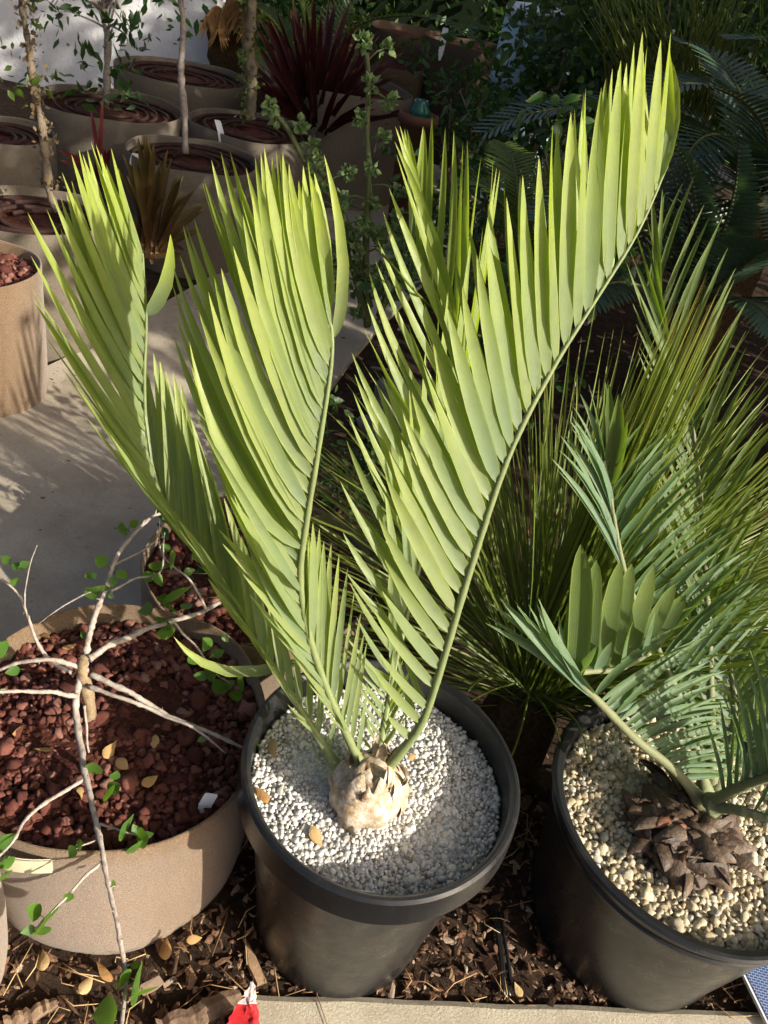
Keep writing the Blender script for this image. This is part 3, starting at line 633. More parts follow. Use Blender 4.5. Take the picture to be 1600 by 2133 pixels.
frond(cb, [(1470, 1650, .90), (1432, 1500, .96), (1370, 1350, 1.01), (1326, 1260, 1.03), (1296, 1170, 1.05), (1276, 1060, 1.07), (1264, 990, 1.08), (1258, 960, 1.08)], [
    dict(s=(.30, .93), n=19, ctrl=[(.30, 1600, 1210, .03), (.42, 1570, 1160, .04), (.52, 1530, 1110, .04), (.60, 1516, 1060, .04), (.68, 1480, 1000, .03), (.76, 1440, 950, .02), (.84, 1425, 890, .01), (.9, 1376, 868, 0), (.95, 1335, 880, 0)], face=.5, bow=-.10, w0=.9, mat='leaf_blue_backlit', sun=.1),
    dict(s=(.24, .9), n=17, ctrl=[(.24, 1610, 1260, .1), (.42, 1580, 1200, .1), (.58, 1520, 1110, .1), (.7, 1470, 1010, .08), (.82, 1430, 930, .06), (.9, 1380, 880, .05)], face=.2, bow=-.08, w0=.9),
    dict(s=(.66, .99), n=15, ctrl=[(.66, 1162, 965, 0), (.74, 1165, 930, 0), (.82, 1190, 900, 0), (.90, 1195, 862, 0), (.95, 1212, 845, 0), (1, 1230, 798, 0)], face=.4, bow=-.10, w0=1),
    dict(s=(.93, 1), n=5, ctrl=[(.93, 1300, 878, 0), (.96, 1290, 800, 0), (1, 1260, 800, 0)], face=1, bow=.05, w=1.8, w0=1, w1=1, mat='leaf_green', jit=5),
  ], .008, .0028, BW, 'leaf_blue', 'rachis_blue', jit=9)
frond(cb, [(1482, 1648, .91), (1480, 1420, 1.04), (1470, 1200, 1.17), (1455, 1000, 1.27), (1438, 870, 1.32), (1402, 770, 1.35), (1372, 690, 1.38), (1345, 600, 1.41)], [
    dict(s=(.30, .99), n=26, ctrl=[(.30, 1380, 1080, .02), (.45, 1350, 930, .02), (.6, 1330, 740, .02), (.72, 1318, 600, .02), (.8, 1315, 530, .02), (.88, 1345, 450, .02), (.94, 1368, 400, .02), (1, 1400, 392, .02)], face=.5, bow=.05, mat='leaf_green'),
    dict(s=(.25, .99), n=26, ctrl=[(.25, 1620, 1120, .05), (.45, 1600, 950, .05), (.58, 1580, 800, .05), (.68, 1545, 660, .05), (.78, 1535, 560, .05), (.86, 1500, 480, .05), (.93, 1460, 410, .04), (1, 1418, 385, .03)], face=.4, bow=-.06, mat='leaf_green'),
  ], .008, .0025, BW*1.05, 'leaf_blue', 'rachis_blue', jit=10)
frond(cb, [(1488, 1655, .90), (1520, 1560, .98), (1530, 1450, 1.06), (1500, 1320, 1.13), (1450, 1210, 1.2)], [
    dict(s=(.15, .99), n=22, ctrl=[(.15, 1400, 1480, .03), (.4, 1400, 1380, .03), (.65, 1400, 1260, .03), (1, 1390, 1090, .02)], face=.5, bow=.06),
    dict(s=(.15, .99), n=22, ctrl=[(.15, 1640, 1470, .03), (.4, 1640, 1360, .03), (.65, 1600, 1240, .03), (1, 1480, 1080, .02)], face=.5, bow=-.06),
  ], .008, .003, BW*1.1, 'leaf_blue', 'rachis_blue', jit=9)
frond(cb, [(1482, 1672, .865), (1530, 1645, .84), (1590, 1622, .82), (1660, 1600, .80), (1760, 1560, .78)], [
    dict(s=(.10, .99), n=16, ctrl=[(.10, 1480, 1500, .02), (.25, 1510, 1425, .02), (.45, 1550, 1390, .02), (.7, 1620, 1330, .02), (1, 1740, 1260, .02)], face=.4, bow=-.06),
    dict(s=(.12, .99), n=14, ctrl=[(.12, 1530, 1480, .06), (.3, 1580, 1420, .06), (.6, 1650, 1380, .06), (1, 1780, 1300, .05)], face=.4, bow=-.06),
  ], .0095, .005, BW, 'leaf_blue', 'rachis_blue', jit=9)
frond(cb, [(1486, 1680, .855), (1540, 1688, .83), (1610, 1706, .81), (1720, 1720, .79)], [
    dict(s=(.35, .99), n=8, ctrl=[(.35, 1640, 1560, .02), (1, 1800, 1520, .02)], face=.4, bow=-.06)], .0095, .005, BW, 'leaf_blue', 'rachis_blue', jit=9)

# ================================================================ grass tree behind the black pots
gc = W(1108, 1440, 1.16)
gt = thing('grass_tree', 'grass tree with fine green needle leaves behind the two black pots', 'grass tree', (gc[0], gc[1], 0))
mb = MB(); mb.lathe([(.001, .0), (.075, .005), (.085, gc[2]*.3), (.08, gc[2]*.7), (.06, gc[2]-.02), (.001, gc[2])], (gc[0], gc[1], 0), 32, .12, 5); mb.build('trunk', 'fibre', gt)
mb = MB()
for i in range(1700):
    az = rng.uniform(0, 2*math.pi); el = math.asin(min(1, max(-.35, rng.normal(.62, .42)))); 
    if rng.uniform() < .35: az = rng.normal(.35, .55)
    L = rng.uniform(.48, .86)*(1 if el > .2 else .75)
    d = np.array([math.cos(az)*math.cos(el), math.sin(az)*math.cos(el), math.sin(el)])
    # keep needles off the line of the bright cycad
    b = gc+d*.02+rng.normal(size=3)*.02
    tip = b+d*L+np.array([0, 0, -L*L*.22*math.cos(el)*rng.uniform(.4, 1.6)])
    mid = b+d*L*.55
    if tip[1] < 1.02 and (tip[0] < .45 or tip[2] < .62): continue
    if tip[1] < .9: continue
    nn = nrm(CAM-b+rng.normal(size=3)*.8)
    blade(mb, b, tip, rng.uniform(.0028, .0046), nn, 2*(mid-(b+tip)/2), .3, 0, THIN)
mb.build('needles', 'needle', gt, kind='stuff')
# a few broken stiff needles that lean out over the pots
mb = MB()
for P in ([(1105, 1430, 1.1), (1085, 1520, 1.0), (1060, 1590, .93), (1037, 1643, .9)], [(1080, 1420, 1.1), (1020, 1440, 1.0), (965, 1470, .95), (935, 1490, .93)],
          [(1110, 1440, 1.1), (1140, 1480, 1.02), (1160, 1520, .98), (1172, 1570, .95)], [(1120, 1440, 1.1), (1190, 1490, 1.0), (1218, 1540, .96), (1225, 1588, .94)],
          [(1060, 1420, 1.1), (1010, 1412, 1.05), (985, 1428, 1.0), (975, 1440, .98)], [(1000, 700, 1.35), (900, 640, 1.2), (820, 555, 1.1), (784, 515, 1.06)]):
    mb.tube(catmull(np.array([W(*p) for p in P]), 12), np.linspace(.0022, .0018, 12), 5)
mb.build('bent_needles', 'needle', gt, kind='stuff')

# ================================================================ bare-branched shrub in the tan pot
sh = thing('shrub', 'pale bare-branched shrub with small green leaves in the lava rock', 'shrub', (*Wz(185, 1500, .30)[:2], .30))
TB = Wz(187, 1500, .30); TT = W(172, 1395, TB[1]-.01)
mb = MB(); mb.tube(catmull(np.array([TB-[0, 0, .02], TB*.6+TT*.4+[.004, 0, 0], TT, TT+[0.004, .004, .03]]), 14), np.interp(np.linspace(0, 1, 14), [0, .5, 1], [.0125, .010, .008])*(1+.08*rng.normal(size=14)), 9)
mb.build('trunk', 'bark_tan', sh)
ty = TT[1]
BR = [
  ([(168, 1405, ty), (158, 1480, ty-.04), (172, 1570, ty-.09), (190, 1670, ty-.14), (210, 1760, ty-.18), (222, 1830, ty-.215), (245, 1930, ty-.255), (262, 2030, ty-.29), (258, 2090, ty-.31), (250, 2150, ty-.33)], .0075, .0035),
  ([(182, 1620, ty-.115), (130, 1652, ty-.12), (60, 1700, ty-.14), (18, 1765, ty-.16), (-30, 1810, ty-.18)], .0045, .0022),
  ([(213, 1795, ty-.2), (150, 1856, ty-.21), (108, 1900, ty-.22), (74, 1936, ty-.23)], .0035, .0016),
  ([(208, 1716, ty-.16), (245, 1728, ty-.17), (300, 1748, ty-.18)], .0025, .0012),
  ([(200, 1750, ty-.18), (170, 1762, ty-.19), (150, 1775, ty-.19)], .0018, .001),
  ([(176, 1395, ty), (186, 1330, ty+.02), (215, 1240, ty+.05), (238, 1175, ty+.08), (262, 1130, ty+.10), (310, 1080, ty+.14), (335, 1068, ty+.16)], .0075, .0035),
  ([(186, 1372, ty), (255, 1333, ty+.05), (345, 1297, ty+.1), (420, 1275, ty+.14), (470, 1250, ty+.18), (520, 1215, ty+.2)], .0075, .0035),
  ([(360, 1292, ty+.11), (410, 1350, ty+.1), (450, 1405, ty+.09), (480, 1425, ty+.09)], .003, .0015),
  ([(190, 1405, ty), (260, 1436, ty-.005), (330, 1480, ty-.01), (420, 1520, ty-.02), (512, 1560, ty-.03), (560, 1590, ty-.03), (618, 1645, ty-.04)], .0065, .0022),
  ([(185, 1430, ty-.01), (260, 1455, ty-.02), (340, 1490, ty-.02), (400, 1515, ty-.03), (470, 1570, ty-.04)], .005, .0022),
  ([(165, 1388, ty), (100, 1376, ty-.02), (40, 1382, ty-.03), (-20, 1402, ty-.04)], .0055, .003),
  ([(160, 1450, ty-.02), (95, 1441, ty-.05), (30, 1438, ty-.07), (-30, 1442, ty-.09)], .0055, .003),
  ([(150, 1400, ty), (100, 1370, ty+.02), (62, 1300, ty+.04), (40, 1240, ty+.06), (0, 1200, ty+.07)], .0045, .002),
  ([(176, 1470, ty-.02), (186, 1560, ty-.05), (206, 1620, ty-.06), (214, 1650, ty-.06)], .003, .0014),
  ([(222, 1225, ty+.05), (170, 1240, ty+.05), (110, 1280, ty+.03), (80, 1300, ty+.03)], .0025, .001),
  ([(235, 1178, ty+.08), (290, 1150, ty+.1), (330, 1120, ty+.12)], .003, .0015),
  ([(230, 1232, ty+.05), (280, 1205, ty+.08), (335, 1190, ty+.12), (345, 1110, ty+.16)], .0028, .0015),
  ([(50, 1280, ty+.05), (58, 1200, ty+.06), (80, 1135, ty+.08)], .002, .001),
  ([(430, 1272, ty+.14), (400, 1210, ty+.16), (340, 1160, ty+.18), (335, 1080, ty+.2)], .003, .0015),
]
BZ = {0: [None, .37, .36, .358, .356, .35, .335, .31, .30, .30], 1: [.357, .36, .37, .38, .38], 2: [.352, .35, .345, .34], 3: [.357, .36, .362], 4: [.355, .355, .355]}
for bi, (P, r0, r1) in enumerate(BR):
    if bi in BZ: P = [(x, y, Wz(x, y, z)[1] if z else Y) for (x, y, Y), z in zip(P, BZ[bi])]
    Q = catmull(np.array([W(*p) for p in P]), 8*len(P)); k = len(Q)
    kn_ = np.array([mnoise.noise_vector(Vector(q*22)) for q in Q])*.0035*np.minimum(1, np.arange(k)/6)[:, None]
    r0 *= .74; r1 *= .7; rad = np.linspace(r0, r1, k)*(1+.10*rng.normal(size=k)); rad[::7] *= 1.22
    mb = MB(); mb.tube(Q+kn_, rad, 8)
    for j in range(3, k-2, 5):
        d = nrm(rng.normal(size=3)+[0, 0, .4]); mb.tube([Q[j], Q[j]+d*r0*1.5], [r1*.6, r1*.25], 5)
    mb.build('branch', 'bark_pale', sh)
OV = np.array([(0, .08), (.08, .55), (.25, .95), (.42, 1), (.62, .82), (.8, .5), (.93, .2), (1, .02)])
LV = [(195, 1600, 36, 1.5, -.1), (238, 1640, 40, .5, -.07), (225, 1655, 30, 3.6, -.07), (240, 1615, 26, 1.2, -.07), (282, 1728, 40, 2.0, -.17), (297, 1745, 38, .3, -.17), (284, 1765, 36, 4.4, -.17), (262, 1722, 24, 2.4, -.17), (310, 1738, 26, .2, -.17),
      (150, 1775, 42, 4.2, -.19), (165, 1760, 26, 3.6, -.19), (70, 1898, 44, 2.6, -.22), (98, 1915, 30, 1.0, -.23), (85, 1940, 34, 4.6, -.23), (58, 1938, 40, 3.5, -.23), (142, 1870, 28, 4.2, -.21), (236, 1840, 30, 1.6, -.22), (258, 2038, 28, 2.6, -.29), (285, 2052, 36, 5.2, -.29), (300, 2068, 26, .2, -.3), (282, 2010, 26, .9, -.28), (244, 2052, 22, 4.2, -.29), (218, 2110, 76, 3.4, -.32), (258, 2015, 22, 2.0, -.28),
      (8, 1755, 46, 2.0, -.16), (14, 1800, 40, 5.0, -.17), (2, 1830, 34, 4.0, -.18), (6, 1350, 40, 2.0, -.03), (26, 1398, 40, 3.4, -.03), (5, 1440, 26, 3.0, -.06), (36, 1180, 40, 2.8, .06), (12, 1165, 44, 2.4, .07), (30, 1212, 26, 4.6, .06), (52, 1175, 30, .4, .06), (255, 1102, 36, 3.0, .11), (280, 1090, 30, .6, .12), (210, 1168, 40, 2.6, .07), (255, 1197, 38, 5.4, .07), (236, 1212, 30, 4.4, .06), (190, 1236, 40, 3.4, .05), (203, 1226, 30, .6, .05), (188, 1198, 26, 2.6, .06), (232, 1242, 28, 5.6, .05), (310, 1200, 40, .4, .1), (330, 1208, 42, 5.2, .1), (303, 1270, 44, 3.4, .08), (345, 1320, 46, 4.8, .09), (340, 1245, 40, 1.2, .1), (372, 1235, 40, .9, .11), (352, 1262, 36, 2.2, .1), (390, 1262, 34, .5, .12), (340, 1300, 36, 4.4, .09), (175, 1322, 34, 2.0, .02), (440, 1402, 40, .5, .09), (418, 1408, 38, 3.0, .09), (456, 1432, 38, 4.0, .09), (478, 1425, 36, .6, .09), (492, 1450, 34, 5.0, .08), (500, 1418, 30, .9, .08), (420, 1540, 28, 3.6, -.03), (628, 1632, 36, .4, -.04), (615, 1668, 38, 4.9, -.05), (600, 1620, 24, 2.6, -.04), (580, 1590, 34, .6, -.03), (548, 1640, 40, 4.4, -.04), (536, 1560, 22, 1.0, -.03),
      (330, 1180, 40, 4.2, .15), (360, 1165, 36, 1.0, .17), (395, 1190, 40, .3, .17), (345, 1140, 34, 2.4, .17), (410, 1160, 36, 4.8, .17), (430, 1340, 36, 2.2, .12), (455, 1360, 36, .4, .12), (400, 1375, 34, 3.6, .1), (470, 1330, 34, 5.4, .12)]
for x, y, s_, ang, dy in LV:
    m = MB(); Y = ty+dy if dy > -.055 else Wz(x, y, .362)[1]; s_ *= .7*rng.uniform(.75, 1.2)
    if dy <= -.2: Y = Wz(x, y, .345 if y < 1900 else .32)[1]
    b = W(x-.5*s_*math.cos(ang), y+.5*s_*math.sin(ang), Y); t_ = W(x+.5*s_*math.cos(ang), y-.5*s_*math.sin(ang), Y+rng.normal()*.012)
    nn = nrm(nrm(CAM-b)+[.1, 0, .15]+rng.normal(size=3)*.28)
    L = np.linalg.norm(t_-b); blade(m, b, t_, L*.72, nn, nn*L*.10, .22, rng.normal()*.3, OV)
    mb2 = m; mb2.tube([b-(t_-b)*.3+[0, 0, -.003], b], [.0007, .0006], 4); mb2.build('leaf', 'leaf_small', sh)

# ================================================================ background pots and plants
def strap(mb, b, tip, w_, bow, cup=.35): blade(mb, b, tip, w_, nrm(CAM-np.asarray(b)+rng.normal(size=3)*.6), bow, cup, rng.normal()*.4, THIN)
def pot_at(px, py, z, r, label, name='fabric_pot', **k):
    c = Wz(px, py, z); return fabric_pot(name, (c[0], c[1]), r, z, label, **k), c
P4, c4 = pot_at(228, 216, .46, .35, 'grey-tan fabric pot with a small leafy tree against the white wall', mat='felt_grey', coil=True, seed=4)
P5, c5 = pot_at(380, 150, .47, .40, 'farthest grey-tan fabric pot at the end of the white wall', mat='felt_grey', coil=True, seed=5)
P6, c6 = pot_at(402, 322, .46, .29, 'grey-tan fabric pot with a thin bare trunk behind the bromeliad', mat='felt_grey', coil=True, seed=6)
P7, c7 = pot_at(-20, 268, .46, .245, 'grey-tan fabric pot cut by the photo edge under the white wall', mat='felt_grey', coil=True, seed=7)
P8, c8 = pot_at(70, 438, .45, .245, 'grey-tan fabric pot with the lichen-covered trunk', mat='felt_grey', coil=True, seed=8)
P9, c9 = pot_at(-70, 545, .44, .20, 'tan fabric pot beside the path at the photo edge', mat='felt', seed=9)
P10, c10 = pot_at(525, 262, .46, .33, 'grey-tan fabric pot beside the burgundy plant', mat='felt_grey', coil=True, seed=10)
pP = (-.235, 1.33); fabric_pot('fabric_pot', pP, .255, .27, 'shaded fabric pot with lava rock behind the tan pot', mat='felt', seed=11, zsoil=.03)
edge = Wz(-40, 1960, .26); fabric_pot('fabric_pot', (edge[0]-.215, edge[1]+.02), .2, .26, 'tan fabric pot at the lower corner of the photo', mat='felt', seed=12)
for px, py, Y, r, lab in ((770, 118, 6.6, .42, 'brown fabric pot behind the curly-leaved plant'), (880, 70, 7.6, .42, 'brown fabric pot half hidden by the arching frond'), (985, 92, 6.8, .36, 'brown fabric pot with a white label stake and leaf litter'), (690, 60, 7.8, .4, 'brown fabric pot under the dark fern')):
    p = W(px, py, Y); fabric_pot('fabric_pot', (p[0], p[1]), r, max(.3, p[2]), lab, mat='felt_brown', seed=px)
pb = W(715, 170, 5.2); fabric_pot('fabric_pot', (pb[0], pb[1]), .42, pb[2], 'wide fabric pot holding the burgundy strap-leaved plant', mat='felt_grey', seed=13)

mb = MB(); mb.lathe([(0, .235), (.245, .232)], (*pP, 0), 48); lb2 = mb.build('lava_rock', 'soil_red')
tag(lb2, 'shaded red lava rock in the pot behind the tan pot', 'lava rock', kind='stuff')
stone_bed(lb2, pP, .24, .238, .013, 'lava', SHA, 0, 'stone', bumpy, 5000)
p9 = (c9[0], c9[1]); mb = MB(); mb.lathe([(0, .40), (.19, .397)], (*p9, 0), 48); lb3 = mb.build('lava_rock', 'soil_red')
tag(lb3, 'red lava rock in the pot beside the path at the photo edge', 'lava rock', kind='stuff')
stone_bed(lb3, p9, .185, .402, .015, 'lava', SHA, 0, 'stone', bumpy, 3000)
def trunk(parent, P, r0, r1, mat, n=30, rough=.12):
    Q = catmull(np.array([W(*p) for p in P]), n); mb = MB()
    mb.tube(Q+np.array([mnoise.noise_vector(Vector(q*6)) for q in Q])*.012, np.linspace(r0, r1, n)*(1+rough*rng.normal(size=n)), 9)
    mb.build('trunk', mat, parent); return Q
def leaf_spray(mb, c, rad, n, size, prof=OV, asp=.5, flat=.8):
    for _ in range(n):
        p = np.asarray(c)+rng.normal(size=3)*rad*[1, 1, flat]*.55
        d = nrm(rng.normal(size=3)+[0, 0, -.2]); L = size*rng.uniform(.6, 1.3)
        blade(mb, p, p+d*L, L*asp, nrm(rng.normal(size=3)+[0, 0, .9]), nrm(rng.normal(size=3))*L*.12, .3, rng.normal()*.4, prof)
LOW = np.array([(0, .1), (.3, .95), (.6, .85), (1, .03)])
# small tree against the wall
Y4 = c4[1]; t = thing('small_tree', 'small leafy tree growing in front of the white wall', 'tree', (c4[0], c4[1], .42))
Q = trunk(t, [(222, 218, Y4), (224, 150, Y4), (222, 70, Y4), (215, -40, Y4), (212, -160, Y4)], .018, .011, 'bark_pale')
mb = MB(); bm = MB()
for k in range(26):
    a = np.array([rng.uniform(95, 345), rng.uniform(-150, 90)]); 
    if a[1] > 40 and abs(a[0]-225) > 75: a[1] -= 50
    e = W(a[0], a[1], Y4+rng.normal()*.22); s_ = Q[rng.integers(12, 28)]
    mdl = (e+s_)/2+rng.normal(size=3)*.03; bm.tube(catmull(np.array([s_, mdl, e]), 6), np.linspace(.006, .002, 6), 5)
    leaf_spray(mb, e, .11, 11, .06, LOW, .42)
for a in ((215, 160), (245, 150), (190, 130), (170, 195), (255, 198)): leaf_spray(mb, W(*a, Y4), .10, 16, .07, LOW, .42)
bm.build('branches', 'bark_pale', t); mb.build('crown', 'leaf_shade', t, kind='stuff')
# lichen-covered trunk
Y8 = c8[1]; t = thing('old_shrub', 'leaning lichen-covered trunk with sparse brown leaves', 'shrub', (c8[0], c8[1], .42))
Q = trunk(t, [(118, 435, Y8), (100, 380, Y8), (88, 290, Y8), (75, 190, Y8), (58, 90, Y8), (44, -10, Y8), (36, -90, Y8)], .015, .008, 'bark_lichen', 40, .15)
mb = MB()
for k in range(3, 38, 2): leaf_spray(mb, Q[k]+rng.normal(size=3)*.010, .028, 14, .018, LOW, .7)
mb.build('lichen_tufts', 'lichen', t, kind='stuff')
mb = MB()
for a in ((25, 95), (60, 45), (95, 60), (70, 10), (20, 180), (50, 175), (105, 165), (70, 200)): leaf_spray(mb, W(*a, Y8), .05, 6, .035, LOW, .5)
mb.build('leaves', 'leaf_olive', t, kind='stuff')
# thin bare trunk
Y6 = c6[1]; t = thing('sapling', 'thin bare sapling trunk standing in a coiled fabric pot', 'tree', (c6[0], c6[1], .42))
Q = trunk(t, [(386, 320, Y6), (384, 250, Y6), (379, 150, Y6), (380, 60, Y6), (374, -30, Y6), (372, -120, Y6)], .015, .010, 'bark_pale')
mb = MB(); leaf_spray(mb, W(372, -60, Y6), .2, 60, .06, LOW, .45); leaf_spray(mb, W(365, 65, Y6), .06, 10, .04, LOW, .5); mb.build('crown', 'leaf_shade', t, kind='stuff')
# mossy trunk at the end of the wall
Y10 = c10[1]; t = thing('mossy_tree', 'mossy trunk rising beside the end of the white wall', 'tree', (c10[0], c10[1], .42))
Q = trunk(t, [(522, 245, Y10), (520, 160, Y10), (518, 80, Y10), (525, 0, Y10), (530, -90, Y10)], .032, .022, 'bark_lichen', 30, .12)
mb = MB()
for k in range(2, 28): leaf_spray(mb, Q[k]+rng.normal(size=3)*.025, .04, 14, .024, LOW, .7)
mb.build('moss_tufts', 'leaf_olive', t, kind='stuff')
# trunk of an old palm and its dry fronds
t = thing('dry_fern', 'orange dry fronds on a dark shaggy trunk beyond the wall', 'fern', W(480, 150, 6.0))
mb = MB(); mb.tube(catmull(np.array([W(470, 190, 6.0), W(468, 100, 6.0), W(470, 30, 6.0)]), 12), .13*(1+.1*rng.normal(size=12)), 12); mb.build('trunk', 'fibre', t)
for a, b in (((470, 30), (430, 35)), ((470, 25), (520, 50)), ((470, 20), (500, 20)), ((472, 15), (455, 60)), ((475, 10), (535, 10)), ((470, 8), (520, -20))):
    mb = MB(); p, q = W(*a, 5.9), W(*b, 5.8); C_ = catmull(np.array([p, (p+q)/2+[0, 0, .05], q]), 16); mb.tube(C_, .008, 5)
    C_ = catmull(C_, 34)
    for j in range(2, 34):
        for s_ in (-1, 1): blade(mb, C_[j], C_[j]+np.array([0, 0, -.12*rng.uniform(.6, 1.2)])+s_*.06*rt*rng.uniform(.5, 1.2), .010, nrm(CAM-C_[j]), (0, 0, 0), .2, 0, THIN)
    mb.build('frond', 'leaf_dry', t)

# burgundy strap-leaved plant
def rosette(name, label, cat, base, n, L, w_, mat, up_=.8, spread=1.0, tips=None):
    t = thing(name, label, cat, base)
    for i in range(n):
        if tips is not None:
            tp = tips[i % len(tips)]; tip = W(tp[0]+rng.normal()*10, tp[1]+rng.normal()*10, base[1]+rng.normal()*.12)
        else:
            a = rng.uniform(0, 6.28); e = rng.uniform(.35, 1.4)
            tip = base+L*rng.uniform(.7, 1.15)*np.array([math.cos(a)*math.cos(e)*spread, math.sin(a)*math.cos(e)*spread, math.sin(e)*up_])
        m = MB(); b = base+rng.normal(size=3)*.02; l = np.linalg.norm(tip-b)
        strap(m, b, tip, w_*rng.uniform(.7, 1.2), [0, 0, l*.14]); m.build('leaf', mat, t)
    return t
rosette('strap_plant', 'burgundy strap-leaved plant in shade beyond the path', 'plant', W(655, 300, 4.9), 130, .68, .032, 'leaf_burgundy', 1.0, .8)
rosette('bromeliad', 'orange-green bromeliad standing behind the bright cycad', 'bromeliad', W(318, 520, 3.0), 60, .45, .024, 'leaf_orange', 1.0, .8,
        tips=[(300, 290), (322, 285), (275, 330), (255, 370), (345, 330), (370, 370), (395, 400), (420, 430), (405, 480), (250, 450), (240, 520), (300, 380), (340, 420), (380, 520), (330, 350)])
rosette('red_bromeliad', 'small red-bladed bromeliad between the fabric pots', 'bromeliad', W(212, 380, 3.3), 12, .3, .022, 'leaf_red', 1, 1, tips=[(205, 225), (190, 262), (130, 310), (215, 300), (150, 380), (225, 330)])

# curly-leaved plant
cpB = W(765, 640, 3.0); t = thing('geranium', 'curly-leaved plant with tall stems beside the path', 'plant', (cpB[0], cpB[1], 0))
for P in ([(765, 680, 3.0), (762, 520, 3.0), (768, 380, 3.0), (765, 270, 3.02), (768, 180, 3.05), (764, 110, 3.05)], [(770, 640, 3.0), (720, 460, 2.98), (640, 345, 2.95), (600, 270, 2.95), (562, 226, 2.93)], [(790, 660, 3.05), (830, 540, 3.1), (860, 440, 3.15)], [(760, 660, 3.0), (735, 560, 2.95), (700, 480, 2.9)]):
    Q = catmull(np.array([W(*p) for p in P]), 40); mb = MB(); mb.tube(Q, np.linspace(.016, .008, 40), 7); st = mb.build('stem', 'stem_green', t)
    for j in range(6, 40, 2):
        d = nrm(rng.normal(size=3)*[1, .5, .4]+[0, -.3, .2]); e = Q[j]+d*rng.uniform(.05, .13)
        m = MB(); m.tube([Q[j], (Q[j]+e)/2+[0, 0, .01], e], .003, 4)
        for q in range(24):
            a = rng.normal(size=3); a = nrm(a+d*.6); L = rng.uniform(.016, .034)
            blade(m, e+a*.012, e+a*(L+.012), L*.8, nrm(rng.normal(size=3)+[0, 0, .5]), nrm(rng.normal(size=3))*L*.3, .6, rng.normal()*1.2, LOW)
        m.build('leaf', 'leaf_curly', st)

# generic shrubs that fill the planting
def bush(px, py, Y, rx, rz, n, size, mat, label, name='shrub', cat='shrub', stems=7):
    c = W(px, py, Y); t = thing(name, label, cat, (c[0], c[1], 0)); mb = MB(); sm = MB()
    for k in range(stems):
        e = c+rng.normal(size=3)*[rx*.5, rx*.5, rz*.5]; sm.tube(catmull(np.array([[c[0]+rng.normal()*.03, c[1]+rng.normal()*.03, 0], (c+e)/2*[1, 1, .6], e]), 10), np.linspace(.012, .004, 10), 5)
    sm.build('stems', 'bark_tan', t)
    for k in range(max(6, n//40)):
        p = c+rng.normal(size=3)*[rx*.6, rx*.5, rz*.6]
        if p[2] < .05: p[2] = .05+abs(rng.normal())*.05
        leaf_spray(mb, p, rx*.35, 40, size, LOW, .5)
    mb.build('foliage', mat, t, kind='stuff'); return t
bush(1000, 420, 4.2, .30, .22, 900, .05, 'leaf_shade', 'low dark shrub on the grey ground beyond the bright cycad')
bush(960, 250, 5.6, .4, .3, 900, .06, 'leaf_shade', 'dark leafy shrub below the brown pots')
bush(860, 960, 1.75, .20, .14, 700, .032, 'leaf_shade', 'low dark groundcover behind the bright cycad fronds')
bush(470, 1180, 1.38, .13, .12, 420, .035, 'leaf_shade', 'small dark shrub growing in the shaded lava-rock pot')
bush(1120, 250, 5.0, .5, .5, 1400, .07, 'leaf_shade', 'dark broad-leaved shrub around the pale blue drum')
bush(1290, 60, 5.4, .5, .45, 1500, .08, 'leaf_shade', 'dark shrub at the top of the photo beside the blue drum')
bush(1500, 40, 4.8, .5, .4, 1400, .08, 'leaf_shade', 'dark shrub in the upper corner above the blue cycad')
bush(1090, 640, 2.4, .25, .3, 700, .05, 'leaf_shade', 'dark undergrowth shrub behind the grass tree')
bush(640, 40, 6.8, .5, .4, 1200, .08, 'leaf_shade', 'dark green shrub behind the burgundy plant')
# grey rock
for px, py, Y, s_, lab in ((850, 800, 2.6, .10, 'grey rock farthest back behind the bright cycad'), (880, 870, 2.35, .12, 'largest grey rock behind the bright cycad'), (820, 870, 2.45, .07, 'smallest grey rock behind the bright cycad')):
    c = W(px, py, Y); mb = MB(); v = stone_shape(.5, IV2)*s_*[1.3, 1, .8]; mb.add(v+[c[0], c[1], s_*.5], IF2)
    tag(mb.build('rock', 'rock'), lab, 'rock', 'grey rocks behind the cycad')

# dark cycads
def arch_frond(plant, P, wid, L, n=46, mat='leaf_dark', rmat='rachis_dark', drop=.25, r=.009, upb=.35):
    Q = catmull(np.array([W(*p) for p in P]), n); mb = MB(); mb.tube(Q, np.linspace(r, r*.3, n), 6); fr = mb.build('frond', rmat, plant)
    T = np.gradient(Q, axis=0); m = MB()
    for i in range(3, n):
        tn = nrm(T[i]); side = nrm(np.cross(tn, [0, 0, 1])); nrml = nrm(np.cross(side, tn))
        l = L*math.sin(math.pi*(.12+.83*i/n))**.7
        for s_ in (-1, 1):
            for h_ in (0,):
                b = Q[i]-T[i]*h_; d = nrm(side*s_+tn*.55+nrml*upb)
                tip = b+d*l*rng.uniform(.92, 1.05)+np.array([0, 0, -drop*l])
                blade(m, b, tip, wid, nrml, nrml*l*.06, .3, 0, THIN)
    m.build('leaflets', mat, fr, kind='stuff'); return fr
dc = thing('dark_cycad', 'dark glossy blue-green cycad with arching fronds behind the blue cycad', 'cycad', (*W(1570, 420, 3.1)[:2], 0))
ct = W(1570, 420, 3.1)
mb = MB(); mb.lathe([(.001, 0), (.13, .01), (.14, .2), (.12, ct[2]-.03), (.001, ct[2])], (ct[0], ct[1], 0), 28, .15, 8); mb.build('trunk', 'fibre', dc)
